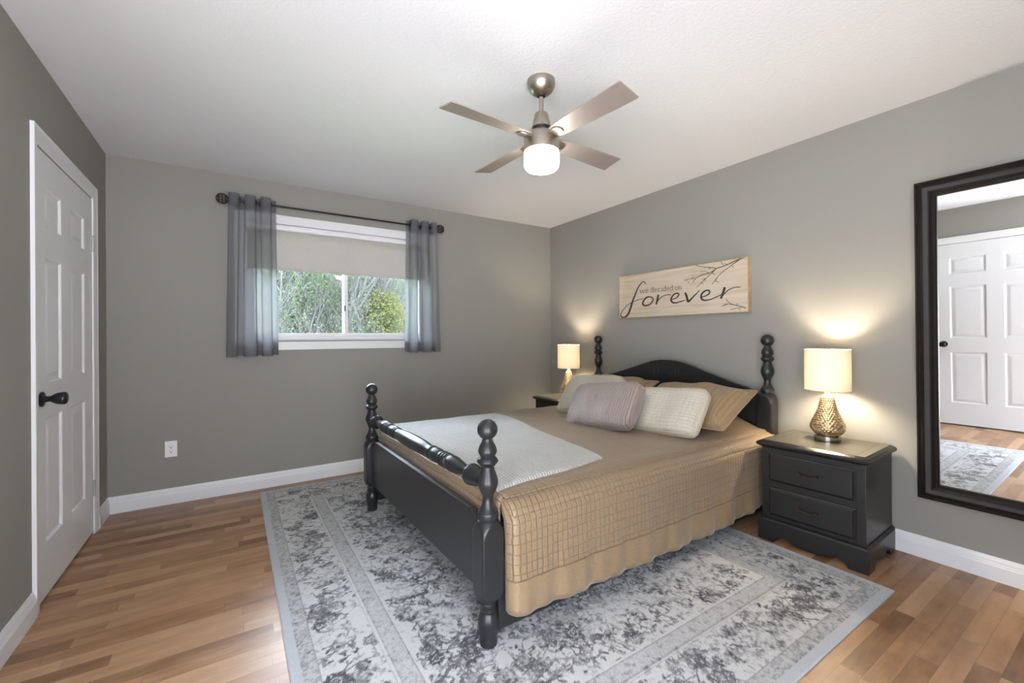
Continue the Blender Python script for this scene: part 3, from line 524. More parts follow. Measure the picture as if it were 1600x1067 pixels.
# ================================================================== RUG
RX0, RX1, RY0, RY1, RT = .157, 2.552, .705, 3.800, .010
def rug():
    W, H_ = RX1-RX0, RY1-RY0; px = .005
    nx, ny = int(W/px), int(H_/px)
    rs = np.random.RandomState(7)
    gx = (np.arange(nx+1))*W/nx; gy = (np.arange(ny+1))*H_/ny
    X, Y = np.meshgrid(gx, gy)                 # (ny+1, nx+1)
    d = np.minimum(np.minimum(X, W-X), np.minimum(Y, H_-Y))
    ink = np.zeros_like(X)
    def blur_noise(cell, seed):
        r = np.random.RandomState(seed); a = r.rand(int(H_/cell)+3, int(W/cell)+3)
        fx = X/cell; fy = Y/cell; ix = fx.astype(int); iy = fy.astype(int); tx = fx-ix; ty = fy-iy
        tx = tx*tx*(3-2*tx); ty = ty*ty*(3-2*ty)
        return (a[iy,ix]*(1-tx)+a[iy,ix+1]*tx)*(1-ty)+(a[iy+1,ix]*(1-tx)+a[iy+1,ix+1]*tx)*ty
    def stamp(cx, cy, rad, fn, val):
        i0, i1 = max(0,int((cx-rad)/W*nx)), min(nx,int((cx+rad)/W*nx)+1); j0, j1 = max(0,int((cy-rad)/H_*ny)), min(ny,int((cy+rad)/H_*ny)+1)
        if i1 <= i0 or j1 <= j0: return
        sx = X[j0:j1+1,i0:i1+1]-cx; sy = Y[j0:j1+1,i0:i1+1]-cy
        m_ = fn(sx, sy); ink[j0:j1+1,i0:i1+1] = np.maximum(ink[j0:j1+1,i0:i1+1], m_*val)
    def ell(a, b, ang):
        c, s = math.cos(ang), math.sin(ang)
        return lambda x, y: (((x*c+y*s)/a)**2 + ((-x*s+y*c)/b)**2 < 1).astype(float)
    def leaf(cx, cy, L, ang, val): stamp(cx+L*.5*math.cos(ang), cy+L*.5*math.sin(ang), L*.6, ell(L*.5, L*.2, ang), val)
    def line(pts, w_, val):
        for (ax, ay), (bx, by) in zip(pts[:-1], pts[1:]):
            L = math.hypot(bx-ax, by-ay); k = max(1, int(L/.004))
            for q in range(k):
                t = q/k; stamp(ax+(bx-ax)*t, ay+(by-ay)*t, w_+.004, ell(w_, w_, 0), val)
    def flower(cx, cy, r, n, val):
        a0 = rs.rand()*6.28
        def fn(x, y):
            rr = np.hypot(x, y); th = np.arctan2(y, x)+a0; edge = r*(.72+.28*np.abs(np.cos(n*th/2)))
            m_ = (rr < edge).astype(float); m_[(rr > r*.30) & (rr < r*.42)] *= .15; m_[(rr < r*.13)] *= .1
            m_[(np.abs(np.sin(n*th/2)) < .13) & (rr > r*.42)] *= .2
            return m_
        stamp(cx, cy, r*1.05, fn, val)
    def sprig(cx, cy, ang, L, val):
        pts = []; x, y, a = cx, cy, ang; k = int(L/.02); bend = rs.uniform(-.22,.22)
        for q in range(k):
            pts.append((x, y)); a += bend + rs.uniform(-.2,.2); x += .02*math.cos(a); y += .02*math.sin(a)
            if q % 2 == 1:
                s_ = 1 if (q//2) % 2 else -1
                leaf(x, y, rs.uniform(.020,.038), a + s_*rs.uniform(.6,1.1), val*rs.uniform(.7,1))
        pts.append((x,y)); line(pts, .0036, val*.9)
        return x, y
    def motif(x, y):
        t = rs.rand()
        if t < .34:
            r = rs.uniform(.026,.050); flower(x, y, r, rs.choice([5,6,7,8]), rs.uniform(.7,1))
            for q in range(rs.randint(2,5)): sprig(x, y, rs.rand()*6.28, rs.uniform(.08,.15), rs.uniform(.5,1))
        elif t < .72: sprig(x, y, rs.rand()*6.28, rs.uniform(.10,.20), rs.uniform(.55,1))
        else:
            for q in range(rs.randint(4,8)): leaf(x+rs.uniform(-.04,.04), y+rs.uniform(-.04,.04), rs.uniform(.02,.04), rs.rand()*6.28, rs.uniform(.5,1))
    # motifs on a jittered lattice: field and main border
    y = .02
    while y < H_:
        x = .02
        while x < W:
            jx, jy = x+rs.uniform(-.026,.026), y+rs.uniform(-.026,.026)
            dd = min(jx, W-jx, jy, H_-jy)
            if dd > .43 or .125 < dd < .285: motif(jx, jy)
            x += .052
        y += .052
    main = (d > .092) & (d < .305); field = d > .40
    ink[~(main | field)] = 0
    wear = .42*blur_noise(.16, 3) + .34*blur_noise(.028, 4) + .34*blur_noise(.010, 5)
    ink *= np.clip((wear-.28)*2.7, 0, 1)
    fine = np.random.RandomState(9).rand(*X.shape)
    # finely speckled guard bands
    g1 = (d > .036) & (d <= .092); g2 = (d >= .318) & (d <= .386)
    sp = (blur_noise(.012, 11) > .50) & (fine > .2)
    ink[g1] = np.where(sp[g1], .46, .22); ink[g2] = np.where(sp[g2], .30, .20)
    for a, wd, v in ((.092,.003,.5),(.305,.004,.25),(.318,.003,.45),(.386,.003,.5)):
        ink[np.abs(d-a) < wd] = v
    ink[(d > .389) & (d < .397)] = 0
    ink = np.clip(ink + (fine-.5)*.20 + (blur_noise(.25,13)-.5)*.12 + np.clip(blur_noise(.02,15)*blur_noise(.009,16)*1.5-.45,0,1)*.55, 0, 1)
    light = np.array([.56,.55,.53]); dark = np.array([.07,.067,.073])
    colr = light*(1-ink[...,None]) + dark*ink[...,None]
    edge = d <= .036
    colr[edge] = np.array([.47,.48,.49])*(.94+.1*fine[edge][:,None])
    zz = np.full(X.shape, RT) - np.where(d < .004, .004, 0) + (fine-.5)*.0007
    V = np.stack([X-W/2, Y-H_/2, zz], -1).reshape(-1,3)
    idx = np.arange((nx+1)*(ny+1)).reshape(ny+1, nx+1)
    F = np.stack([idx[:-1,:-1], idx[:-1,1:], idx[1:,1:], idx[1:,:-1]], -1).reshape(-1,4)
    nv = len(V)
    # border loop down to the floor
    loop = list(idx[0,:]) + list(idx[1:,-1]) + list(idx[-1,-2::-1]) + list(idx[-2:0:-1,0])
    low = V[loop].copy(); low[:,2] = .0005
    allV = np.vstack([V, low]); n = len(loop)
    side = [(loop[i], nv+i, nv+(i+1)%n, loop[(i+1)%n]) for i in range(n)]
    me = bpy.data.meshes.new('area_rug'); me.from_pydata(allV.tolist(), [], F.tolist()+side); me.update()
    ca = me.color_attributes.new('Pile', 'FLOAT_COLOR', 'POINT')
    c4 = np.ones((len(allV),4), np.float32); c4[:nv,:3] = colr.reshape(-1,3); c4[nv:,:3] = (.42,.43,.44)
    ca.data.foreach_set('color', c4.ravel())
    o = bpy.data.objects.new('area_rug', me); COL.objects.link(o); o.location = ((RX0+RX1)/2, (RY0+RY1)/2, 0)
    m, nt, b = newmat('distressed_floral_pile'); at_ = nd(nt,'VertexColor'); at_.layer_name = 'Pile'
    co = objco(nt); f = noise(nt, co, 420, 2)
    mx = nd(nt,'Mix', data_type='RGBA', blend_type='MULTIPLY'); mx.inputs[0].default_value = .35
    lk(nt, at_.outputs[0], mx.inputs[6]); lk(nt, ramp(nt, f, [(.3,(.55,.55,.55)),(.7,(1,1,1))]), mx.inputs[7]); lk(nt, mx.outputs[2], b.inputs['Base Color'])
    b.inputs['Roughness'].default_value = .95; b.inputs['Specular IOR Level'].default_value = .1; b.inputs['Sheen Weight'].default_value = .1
    bump(nt, b, f, .4, .003); me.materials.append(m)
    tag(o, 'large grey and cream distressed floral rug under the bed', 'rug')
rug()

# ================================================================== BED (local frame: head at x=0, foot at x=-2.16, near side at -y)
BED_LOC, BED_RZ = (2.96, 2.247, 0), R(1.0)
BL = 2.16; HW = .775; PW = .046
bed = empty('four_poster_bed', 'black four-poster bed with turned posts and an arched headboard', 'bed', BED_LOC, BED_RZ)
SEG = 64
ANG = [2*PI*j/SEG for j in range(SEG)]
for k_ in range(4):
    q_ = 8+16*k_; ANG[q_-1] = ANG[q_]-R(1.6); ANG[q_+1] = ANG[q_]+R(1.6); ANG[q_-2] = ANG[q_]-R(9); ANG[q_+2] = ANG[q_]+R(9)
def round_ring(cx, cy, r, z): return [(cx+r*math.cos(a), cy+r*math.sin(a), z) for a in ANG]
def square_ring(cx, cy, s, z, lim=9, ch=.005):
    out = []
    for j in range(SEG):
        a = ANG[j]; c, q = abs(math.cos(a)), abs(math.sin(a))
        r = min(s/max(c, q), (2*s-ch)/(c+q), lim); out.append((cx+r*math.cos(a), cy+r*math.sin(a), z))
    return out
def prof_spline(p, n=5): return [(max(.001,float(q[0])), float(q[1])) for q in spline(p, n)]
FOOT_TOP = [(.036,.488),(.039,.494)] + prof_spline([(.0405,.504),(.0405,.516),(.035,.524),(.027,.538),(.0215,.556),(.0205,.570),(.024,.584),(.034,.605),(.0400,.627),(.0385,.645),(.031,.668),(.0255,.684),(.0255,.692)], 4) + \
    [(.029,.695)] + prof_spline([(.033,.700),(.0405,.709),(.0405,.714),(.036,.722),(.028,.729)], 4) + prof_spline([(.0285,.732),(.0350,.744),(.0360,.754),(.0315,.769),(.0225,.786),(.0205,.794)], 4)
def ball(zc, r): return [(r*math.cos(t), zc+r*math.sin(t)) for t in np.linspace(-1.05, PI/2-.02, 16)]
def foot_post(cx, cy):
    rings = []
    for r, z in [(.026,.011),(.033,.013),(.034,.022),(.0325,.034)] + prof_spline([(.0325,.040),(.036,.058),(.0405,.088),(.0400,.112),(.034,.130),(.029,.138)], 4) + [(.030,.141),(.033,.145),(.033,.151),(.029,.154),(.029,.160),(.031,.164),(.031,.170),(.028,.174),(.029,.182)]: rings.append(round_ring(cx, cy, r, z))
    for z, lim in ((.184,.034),(.192,.043),(.200,.050),(.209,.056),(.222,.062),(.24,.1)): rings.append(square_ring(cx, cy, PW, z, lim))
    for z, lim in ((.43,.1),(.448,.062),(.460,.056),(.470,.050),(.479,.044),(.486,.0385)): rings.append(square_ring(cx, cy, PW, z, lim))
    for r, z in FOOT_TOP: rings.append(round_ring(cx, cy, r, z))
    for r, z in ball(.832, .0395): rings.append(round_ring(cx, cy, max(r,.001), z))
    b = MB().loft(rings); return b
def head_post(cx, cy):
    rings = []
    for r, z in [(.030,.001),(.034,.004),(.033,.03),(.040,.085),(.034,.13),(.029,.15),(.029,.175)]: rings.append(round_ring(cx, cy, r, z))
    for z, lim in ((.184,.034),(.200,.050),(.222,.062),(.24,.1)): rings.append(square_ring(cx, cy, PW, z, lim))
    for z, lim in ((.735,.1),(.755,.062),(.768,.056),(.780,.050),(.790,.044),(.797,.0385)): rings.append(square_ring(cx, cy, PW, z, lim))
    for r, z in FOOT_TOP: rings.append(round_ring(cx, cy, r*1.0, .800+(z-.488)*1.03))
    for r, z in ball(1.153, .0400): rings.append(round_ring(cx, cy, max(r,.001), z))
    return MB().loft(rings)
for s in (-1, 1):
    foot_post(-BL, s*HW).build('foot_post', M['black'], bed, smooth=27)
    head_post(0, s*HW).build('head_post', M['black'], bed, smooth=27)
# headboard
hp = [(0,.992),(.06,.990),(.12,.982),(.19,.965),(.26,.943),(.34,.917),(.42,.893),(.50,.868),(.57,.848),(.62,.836),(.645,.832),(.66,.822),(.70,.805),(.735,.790)]
hs = [tuple(map(float,q)) for q in spline(hp, 4)]
poly = [(-y, z) for y, z in hs[::-1]] + hs[1:] + [(.735,.30),(-.735,.30)]
hb = MB().prism(poly, 'x', -.012, .016).build('headboard', M['black'], bed, bevel=.003)
for s in (-1, 1):      # carved scroll marks on the panel
    b = MB()
    for q in (-1, 1): b.tube([(-.013, s*.10+q*.010+q*.010*math.sin(t*2.6), .855+.075*t) for t in np.linspace(0,1,10)], [.001+.004*math.sin(PI*(i+.5)/10) for i in range(10)], 6)
    b.tube([(-.013, s*.10, .80+.02*i) for i in range(4)], .003, 6)
    b.build('carved_scroll', M['black'], hb, smooth=60)
# footboard panel with clipped shoulders
b = MB(); b.prism([(-.735,.200),(-.735,.436),(-.655,.497),(.655,.497),(.735,.436),(.735,.200)], 'x', -BL-.016, -BL+.012)
b.build('footboard_panel', M['black'], bed, bevel=.004)
# turned foot rail
fr = [(0,.028),(.012,.029),(.030,.033),(.060,.041),(.078,.0435),(.088,.0435),(.096,.039),(.104,.026),(.112,.020),(.125,.0195),(.150,.022),(.20,.030),(.245,.0355),(.275,.036),(.292,.0315),(.298,.0275),
      (.302,.034),(.312,.036),(.320,.031),(.326,.0345),(.335,.036),(.343,.031),(.349,.0345),(.358,.036),(.366,.031),(.372,.027),(.385,.030),(.42,.0355),(.455,.0335),(.466,.029),(.472,.033),(.480,.0345),(.488,.030),(.500,.027),(.54,.032),(.60,.0365),(.66,.0385),(.735,.039)]
b = MB(); half = fr; L_ = .735
full = [(-L_+t, r) for t, r in half] + [(L_-t, r) for t, r in half[::-1]][1:]
b.loft([[(-BL + r*math.cos(2*PI*j/28), y, .628 + r*math.sin(2*PI*j/28)) for j in range(28)] for y, r in full])
b.build('foot_rail', M['black'], bed, smooth=50)
for s in (-1, 1):
    b = MB(); b.box(-BL+.03, -.03, s*.790-.0135, s*.790+.0135, .066, .335)
    b.build('side_rail', M['black'], bed, bevel=.004)
b = MB()
for i in range(9): x = -2.0+i*.23; b.box(x-.04, x+.04, -.777, .777, .285, .303)
b.build('slats', M['black'], bed)

# ================================================================== COVERLET over the mattress (same local frame)
def child_of_frame(o):
    o.location = BED_LOC; o.rotation_euler = (0,0,BED_RZ); return o
ZT = .558
def nz(x, y, s, k=0): return mnoise.noise(Vector((x*s, y*s, 3.7*k)))
def bed_top(x, y):
    """height of the quilt's top surface"""
    z = ZT + .012*(1-(y/.8)**2) + .006*nz(x, y, 3.1, 1)
    t = max(0, min(1, (x+.60)/.38)); t = t*t*(3-2*t)             # sleeping pillows under the quilt at the head
    side = max(0, min(1, (.775-abs(y))/.34)); side = side*side*(3-2*side)
    z += .085*t*side
    return z
def coverlet():
    # cross-section stations: hem(near) .. top .. hem(far)
    sec = []     # (y, z or None for the top, depth below top)
    SY = .853
    for i in range(17): t = i/16; sec.append(('d', -1, t))
    for i in range(1, 9): sec.append(('a', -1, i/9))
    for i in range(0, 65): sec.append(('t', 0, -.775+1.55*i/64))
    for i in range(8, 0, -1): sec.append(('a', 1, i/9))
    for i in range(17): t = 1-i/16; sec.append(('d', 1, t))
    x0, x1, nxx = -2.085, -.022, 150
    def pt(x, s, push=0):
        k, sg, q = s
        if k == 't': return (x, q, bed_top(x, q))
        ze = bed_top(x, sg*.775); rad = .072
        if k == 'a':
            a = q*PI/2; return (x, sg*(.775+(.073)*math.sin(a)), ze-rad*(1-math.cos(a))) if sg > 0 else (x, -(.775+.073*math.sin(a)), ze-rad*(1-math.cos(a)))
        hem = .128 + .014*math.sin(2.1*x+.6) + .008*nz(x, 0, 2.3, 2) + .022*max(0, (x+.75)/.75)
        zt = ze-rad; z = hem + (zt-hem)*q
        dep = (1-q)
        y = .848 + .010*dep + dep*dep*(.008*math.sin(x*27+2.2*nz(x,0,2,3)) + .005*math.sin(x*61+1)) + .006*dep*nz(x, z, 6, 4)
        return (x, sg*y, z)
    rows = []
    xs = [x0 + (x1-x0)*i/nxx for i in range(nxx+1)]
    V = []; UV = []; idx = {}
    # running v along the section, taken at mid length
    mid = [Vector(pt(-1.2, s)) for s in sec]; vv = [0]
    for a, c in zip(mid[:-1], mid[1:]): vv.append(vv[-1]+(c-a).length)
    def put(key, p, uv): idx[key] = len(V); V.append(p); UV.append(uv)
    for i, x in enumerate(xs):
        for j, s in enumerate(sec): put((i, j), pt(x, s), (x, vv[j]))
    F = []
    for i in range(nxx):
        for j in range(len(sec)-1): F.append((idx[i,j], idx[i+1,j], idx[i+1,j+1], idx[i,j+1]))
    # fold down at the foot, between the posts
    tops = [j for j, s in enumerate(sec) if s[0] == 't']
    prev = 0; K = 14
    for k in range(1, K+1):
        for j in tops:
            x, y, z = pt(x0, sec[j])
            if k <= 6: a = k/6*PI/2; p = (x0-.040*math.sin(a), y, z-.040*(1-math.cos(a)))
            else: q = (k-6)/(K-6); p = (x0-.040, y, z-.040-.20*q)
            if abs(y) > .66: p = (x0+(p[0]-x0)*max(.45, 1-(abs(y)-.66)/.05*.55), p[1], p[2])
            p = (p[0]+.004*nz(y, p[2], 8, 5), p[1], p[2]); put((-k, j), p, (x0-.0105*k if k <= 6 else x0-.063-.20*(k-6)/(K-6), vv[j]))
    for k in range(K):
        for j in tops[:-1]:
            F.append((idx[-k-1,j], idx[-k if k else 0,j], idx[-k if k else 0,j+1], idx[-k-1,j+1]))
    # the side drops wrap a little round the foot corners
    for sg in (-1, 1):
        js = [j for j, s in enumerate(sec) if s[0] in 'da' and s[1] == sg]
        for k in range(1, 5):
            for j in js:
                x, y, z = pt(x0, sec[j]); put((100+k, j), (x0-.006*min(k,2)+.002*max(0,k-2), y-sg*.012*k, z), (x0-.012*k, vv[j]))
        for k in range(4):
            for a, c in zip(js[:-1], js[1:]):
                e = lambda kk, jj: idx[(100+kk, jj)] if kk else idx[(0, jj)]
                F.append((e(k+1,a), e(k,a), e(k,c), e(k+1,c)))
    b = MB(); b.add(V, F); b.uv = UV
    print('coverlet section length', vv[-1])
    o = b.build('quilted_coverlet', M['coverlet'], None, smooth=180)
    md = o.modifiers.new('thickness', 'SOLIDIFY'); md.thickness = .010; md.offset = -1
    child_of_frame(o)
    tag(o, 'tan quilted satin coverlet spread over the bed and hanging down its side', 'bedspread')
coverlet()

def throw():
    """folded white throw lying across the foot of the bed"""
    # corners in world space on the coverlet, turned into bed space
    inv = (Matrix.Translation(BED_LOC) @ Matrix.Rotation(BED_RZ, 4, 'Z')).inverted()
    cn = [inv @ Vector((x, y, 0)) for x, y in ((.880,1.47),(1.555,1.555),(1.765,2.965),(.905,2.975))]
    n, m = 60, 90; V = []; F = []; UV = []
    for j in range(m+1):
        t = j/m
        for i in range(n+1):
            u = i/n; p = (cn[0]*(1-u)+cn[1]*u)*(1-t) + (cn[3]*(1-u)+cn[2]*u)*t
            p.x += .010*math.sin(9*t+1)*(u if u > .5 else 0) ; p.y += .008*math.sin(8*u)*(1-t)
            e = min(u, 1-u, t, 1-t)
            z = bed_top(p.x, max(-.78, min(.78, p.y))) + .006 + .018*min(1, (e/.012))**.6 + .006*nz(p.x, p.y, 5, 7)
            if abs(p.y) > .775: z -= (abs(p.y)-.775)*.4
            V.append((p.x, p.y, z)); UV.append((u*.72, t*1.45))
    for j in range(m):
        for i in range(n): q = j*(n+1)+i; F.append((q, q+1, q+n+2, q+n+1))
    b = MB(); b.add(V, F); b.uv = UV
    o = b.build('throw_blanket', M['throw'], None, smooth=180)
    md = o.modifiers.new('thickness', 'SOLIDIFY'); md.thickness = .012; md.offset = -1
    child_of_frame(o)
    tag(o, 'white quilted throw blanket laid across the foot of the bed', 'blanket')
throw()

def pillow_mesh(w_, h_, d_, corner=.12, flat=0.0, pinch=.5, n=44, flange=0, seed=1, soft=.020, edge=.003):
    """front and back skins of a pillow lying in x (width) / y (height), thickness along z"""
    V = []; F = []; UV = []
    def shape(u, v):
        # rounded-rectangle outline, slightly waisted
        x = u*w_/2; y = v*h_/2
        k = corner
        au, av = abs(u), abs(v)
        if au > 1-k and av > 1-k*w_/h_:
            kx, ky = k*w_/2, k*w_/2
            dx, dy = au*w_/2-(w_/2-kx), av*h_/2-(h_/2-ky); r = max(dx, dy); ln = math.hypot(dx, dy) or 1
            dx, dy = dx/ln*r, dy/ln*r
            x = math.copysign(w_/2-kx+dx, u); y = math.copysign(h_/2-ky+dy, v)
        x *= 1-pinch*.05*(1-v*v)*abs(u)**3*0 - .02*pinch*(1-v*v); y *= 1-.035*pinch*(1-u*u)
        return x, y
    for side in (1, -1):
        base = len(V)
        for j in range(n+1):
            for i in range(n+1):
                u, v = -1+2*i/n, -1+2*j/n; x, y = shape(u, v)
                ex = max(0, 1-abs(u)**2.6); ey = max(0, 1-abs(v)**2.6)
                pr = (ex*ey)**.42
                if flange:
                    fu = (1-abs(u))*w_/2; fv = (1-abs(v))*h_/2; q = max(0, min(1, (min(fu, fv)-flange)/.05))
                    pr = pr*q
                z = side*((d_/2-edge)*pr + edge) + soft*pr*mnoise.noise(Vector((x*6, y*6, seed+side)))
                V.append((x, y, z)); UV.append((x+1, y+1))
        for j in range(n):
            for i in range(n):
                q = base+j*(n+1)+i; f = (q, q+1, q+n+2, q+n+1); F.append(f if side > 0 else f[::-1])
    N = (n+1)*(n+1); loop = [i for i in range(n+1)] + [j*(n+1)+n for j in range(1,n+1)] + [n*(n+1)+i for i in range(n-1,-1,-1)] + [j*(n+1) for j in range(n-1,0,-1)]
    for a, c in zip(loop, loop[1:]+loop[:1]): F.append((a, a+N, c+N, c))
    b = MB(); b.add(V, F); b.uv = UV; return b
def place(o, bottom, top, width_dir, zoff=0):
    """stand pillow: local +y from bottom-centre to top-centre, +x along width, +z towards the foot"""
    B, T = Vector(bottom), Vector(top); y = (T-B).normalized(); x = Vector(width_dir); x = (x-y*x.dot(y)).normalized(); z = x.cross(y)
    c = (B+T)/2
    o.matrix_world = Matrix(((x.x,y.x,z.x,c.x),(x.y,y.y,z.y,c.y),(x.z,y.z,z.z,c.z),(0,0,0,1)))
def pillow(name, label, bottom, top, wdir, w_, d_, mat, cat, flange=0, corner=.12, gusset=None, gmat=None, seed=1, group=None, pinch=.5):
    B, T = Vector(bottom), Vector(top); h_ = (T-B).length
    b = pillow_mesh(w_, h_, d_, corner, flange=flange, seed=seed, pinch=pinch if not gusset else 0, edge=gusset/2 if gusset else .003)
    root = empty(name, label, cat, (0,0,0), 0, {'pillow':'shams against the headboard','cushion':'cushions on the bed'}[cat])
    o = b.build('cover', mat, root, smooth=180)
    if gusset:
        # boxed side band: a plain strip round the edge between two welts
        g = MB(); n = 96; pts = []
        kx = corner*w_
        def outline(s, t):
            hw, hh = w_/2*t, h_/2*t; r = corner*w_*.5*1.25; P = []
            for cx, cy, a0 in ((hw-r, hh-r, 0), (-(hw-r), hh-r, PI/2), (-(hw-r), -(hh-r), PI), (hw-r, -(hh-r), 1.5*PI)):
                for i in range(9): a = a0+PI/2*i/8; P.append((cx+r*math.cos(a), cy+r*math.sin(a), s))
            return P
        gd = gusset/2
        g.loft([outline(-gd*.98, .985), outline(-gd*.9, 1.002), outline(-gd*.5, 1.012), outline(0, 1.016), outline(gd*.5, 1.012), outline(gd*.9, 1.002), outline(gd*.98, .985)], cap=False)
        g.build('side_band', gmat, root, smooth=180)
        for s in (-1, 1):
            P = outline(s*gd*.97, .992); P.append(P[0]); w2 = MB(); w2.tube(P, .0032, 6, cap=False); w2.build('welt', gmat, root, smooth=180)
    place(root, bottom, top, wdir)
    return root
WN = (0, -1, 0)      # width runs towards the near side of the bed
pillow('pillow_sham', 'tan quilted pillow sham leaning on the headboard at the near side', (2.41,1.825,.610), (2.872,1.855,.816), WN, .74, .19, M['sham'], 'pillow', flange=.035, corner=.05, seed=3)
pillow('pillow_sham', 'tan quilted pillow sham behind the cushions at the far side of the bed', (2.44,2.61,.615), (2.872,2.625,.816), WN, .74, .19, M['sham'], 'pillow', flange=.035, corner=.05, seed=8)
pillow('cushion', 'ivory quilted cushion leaning at the far side, half hidden by the taupe cushion', (2.255,2.50,.585), (2.47,2.53,.850), (0,-1,.01), .56, .16, M['ivory'], 'cushion', corner=.15, gusset=.05, gmat=M['ivoryplain'], seed=5)
pillow('cushion', 'ivory quilted cushion with a plain side band, nearest the lit bedside lamp', (2.225,1.815,.578), (2.445,1.850,.818), (-.05,-1,-.05), .60, .16, M['ivory'], 'cushion', corner=.15, gusset=.05, gmat=M['ivoryplain'], seed=6)
pillow('cushion', 'shiny taupe satin cushion in front of the two ivory cushions', (2.025,2.105,.580), (2.205,2.145,.846), (-.07,-1,-.05), .575, .17, M['taupe'], 'cushion', corner=.17, gusset=.055, gmat=M['taupeplain'], seed=9)

# ================================================================== NIGHTSTANDS
def nightstand(label, loc, rz, group=None):
    """local: front faces -x, back at x=0, width along y, origin at the back on the floor"""
    W_, D_, H_ = .520, .455, .575; mt = M['nsblack']
    root = empty('nightstand', label, 'nightstand', loc, rz, 'nightstands either side of the bed')
    hw = W_/2; cw_ = .245; fx = -.425
    # plinth with scalloped aprons
    def apron(L, n=40):
        p = [(-L, 0), (-L, .118), (L, .118), (L, 0), (L-.085, 0)]
        cut = [(L-.085,0),(L-.098,.024),(L-.122,.040),(L-.150,.040),(L-.175,.028),(L-.200,.020),(0.0,.014)]
        c = [tuple(map(float,q)) for q in spline(cut, 5)]
        return p[:4] + c + [(-a, z) for a, z in c[::-1]][1:]
    b = MB()
    b.prism(apron(hw), 'x', fx-.022, fx)
    for s in (-1, 1):
        L = .2155; x0 = (fx-.022)/2
        pol = [(x0+(a), z) for a, z in apron(L)]
        y0, y1 = (s*hw-(.02 if s > 0 else 0), s*hw+(0 if s > 0 else .02))
        b.prism(pol, 'y', y0, y1)
    pl_ = b.build('plinth', mt, root, bevel=.002)
    b = MB(); b.loft([[(fx-.020,-hw+.002,.118),(0,-hw+.002,.118),(0,hw-.002,.118),(fx-.020,hw-.002,.118)],[(fx-.016,-hw+.006,.124),(0,-hw+.006,.124),(0,hw-.006,.124),(fx-.016,hw-.006,.124)],[(fx-.004,-cw_-.004,.131),(0,-cw_-.004,.131),(0,cw_+.004,.131),(fx-.004,cw_+.004,.131)]])
    b.build('plinth_moulding', mt, pl_)
    b = MB(); b.box(fx, 0, -cw_, cw_, .10, .536); b.build('cabinet_body', mt, root, bevel=.003)
    # top with a rounded ogee edge
    rings = []
    for off, z in ((-.024,.533),(-.010,.536),(-.004,.541),(.006,.547),(.010,.553),(.010,.560),(.004,.567),(-.006,.571),(-.010,.5725),(-.013,.575)):
        rings.append([(fx-.014-off*1.0,-hw+.002-off,z),(0,-hw+.002-off,z),(0,hw-.002+off,z),(fx-.014-off,hw-.002+off,z)])
    tp = MB().loft(rings).build('top', mt, root, smooth=40)
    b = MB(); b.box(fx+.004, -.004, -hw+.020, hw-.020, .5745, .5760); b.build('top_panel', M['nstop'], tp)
    b = MB(); gx0, gx1, gy = fx+.040, -.035, hw-.060
    for q in ((gx0,gx1,-gy-.001,-gy+.001),(gx0,gx1,gy-.001,gy+.001),(gx0-.001,gx0+.001,-gy,gy),(gx1-.001,gx1+.001,-gy,gy)): b.box(*q, .5755, .5763)
    b.build('inlay_line', mt, tp)
    for z0, z1 in ((.345,.505),(.150,.310)):
        hy = .205
        b = MB(); b.loft([[(fx+.004,-hy,z0),(fx+.004,hy,z0),(fx+.004,hy,z1),(fx+.004,-hy,z1)],[(fx-.006,-hy,z0),(fx-.006,hy,z0),(fx-.006,hy,z1),(fx-.006,-hy,z1)],
            [(fx-.010,-hy+.006,z0+.006),(fx-.010,hy-.006,z0+.006),(fx-.010,hy-.006,z1-.006),(fx-.010,-hy+.006,z1-.006)],[(fx-.018,-hy+.013,z0+.013),(fx-.018,hy-.013,z0+.013),(fx-.018,hy-.013,z1-.013),(fx-.018,-hy+.013,z1-.013)]])
        dr = b.build('drawer', mt, root, bevel=.0012)
        zc = (z0+z1)/2+.004; b = MB()
        for s in (-1, 1): b.tube([(fx-.018,s*.042,zc),(fx-.026,s*.042,zc),(fx-.034,s*.042,zc),(fx-.040,s*.042,zc)], [.005,.0045,.009,.006], 14)
        b.tube([(fx-.036, .042*t, zc-.010*(1-t*t)) for t in np.linspace(-1,1,15)], .0032, 8)
        b.build('handle', M['copperknob'], dr, smooth=50)
    return root
nightstand('charcoal two-drawer nightstand between the bed and the tall mirror', (3.046, 1.100, 0), R(2.6))
nightstand('charcoal nightstand in the far corner, mostly hidden behind the bed', (3.050, 3.365, 0), R(0))

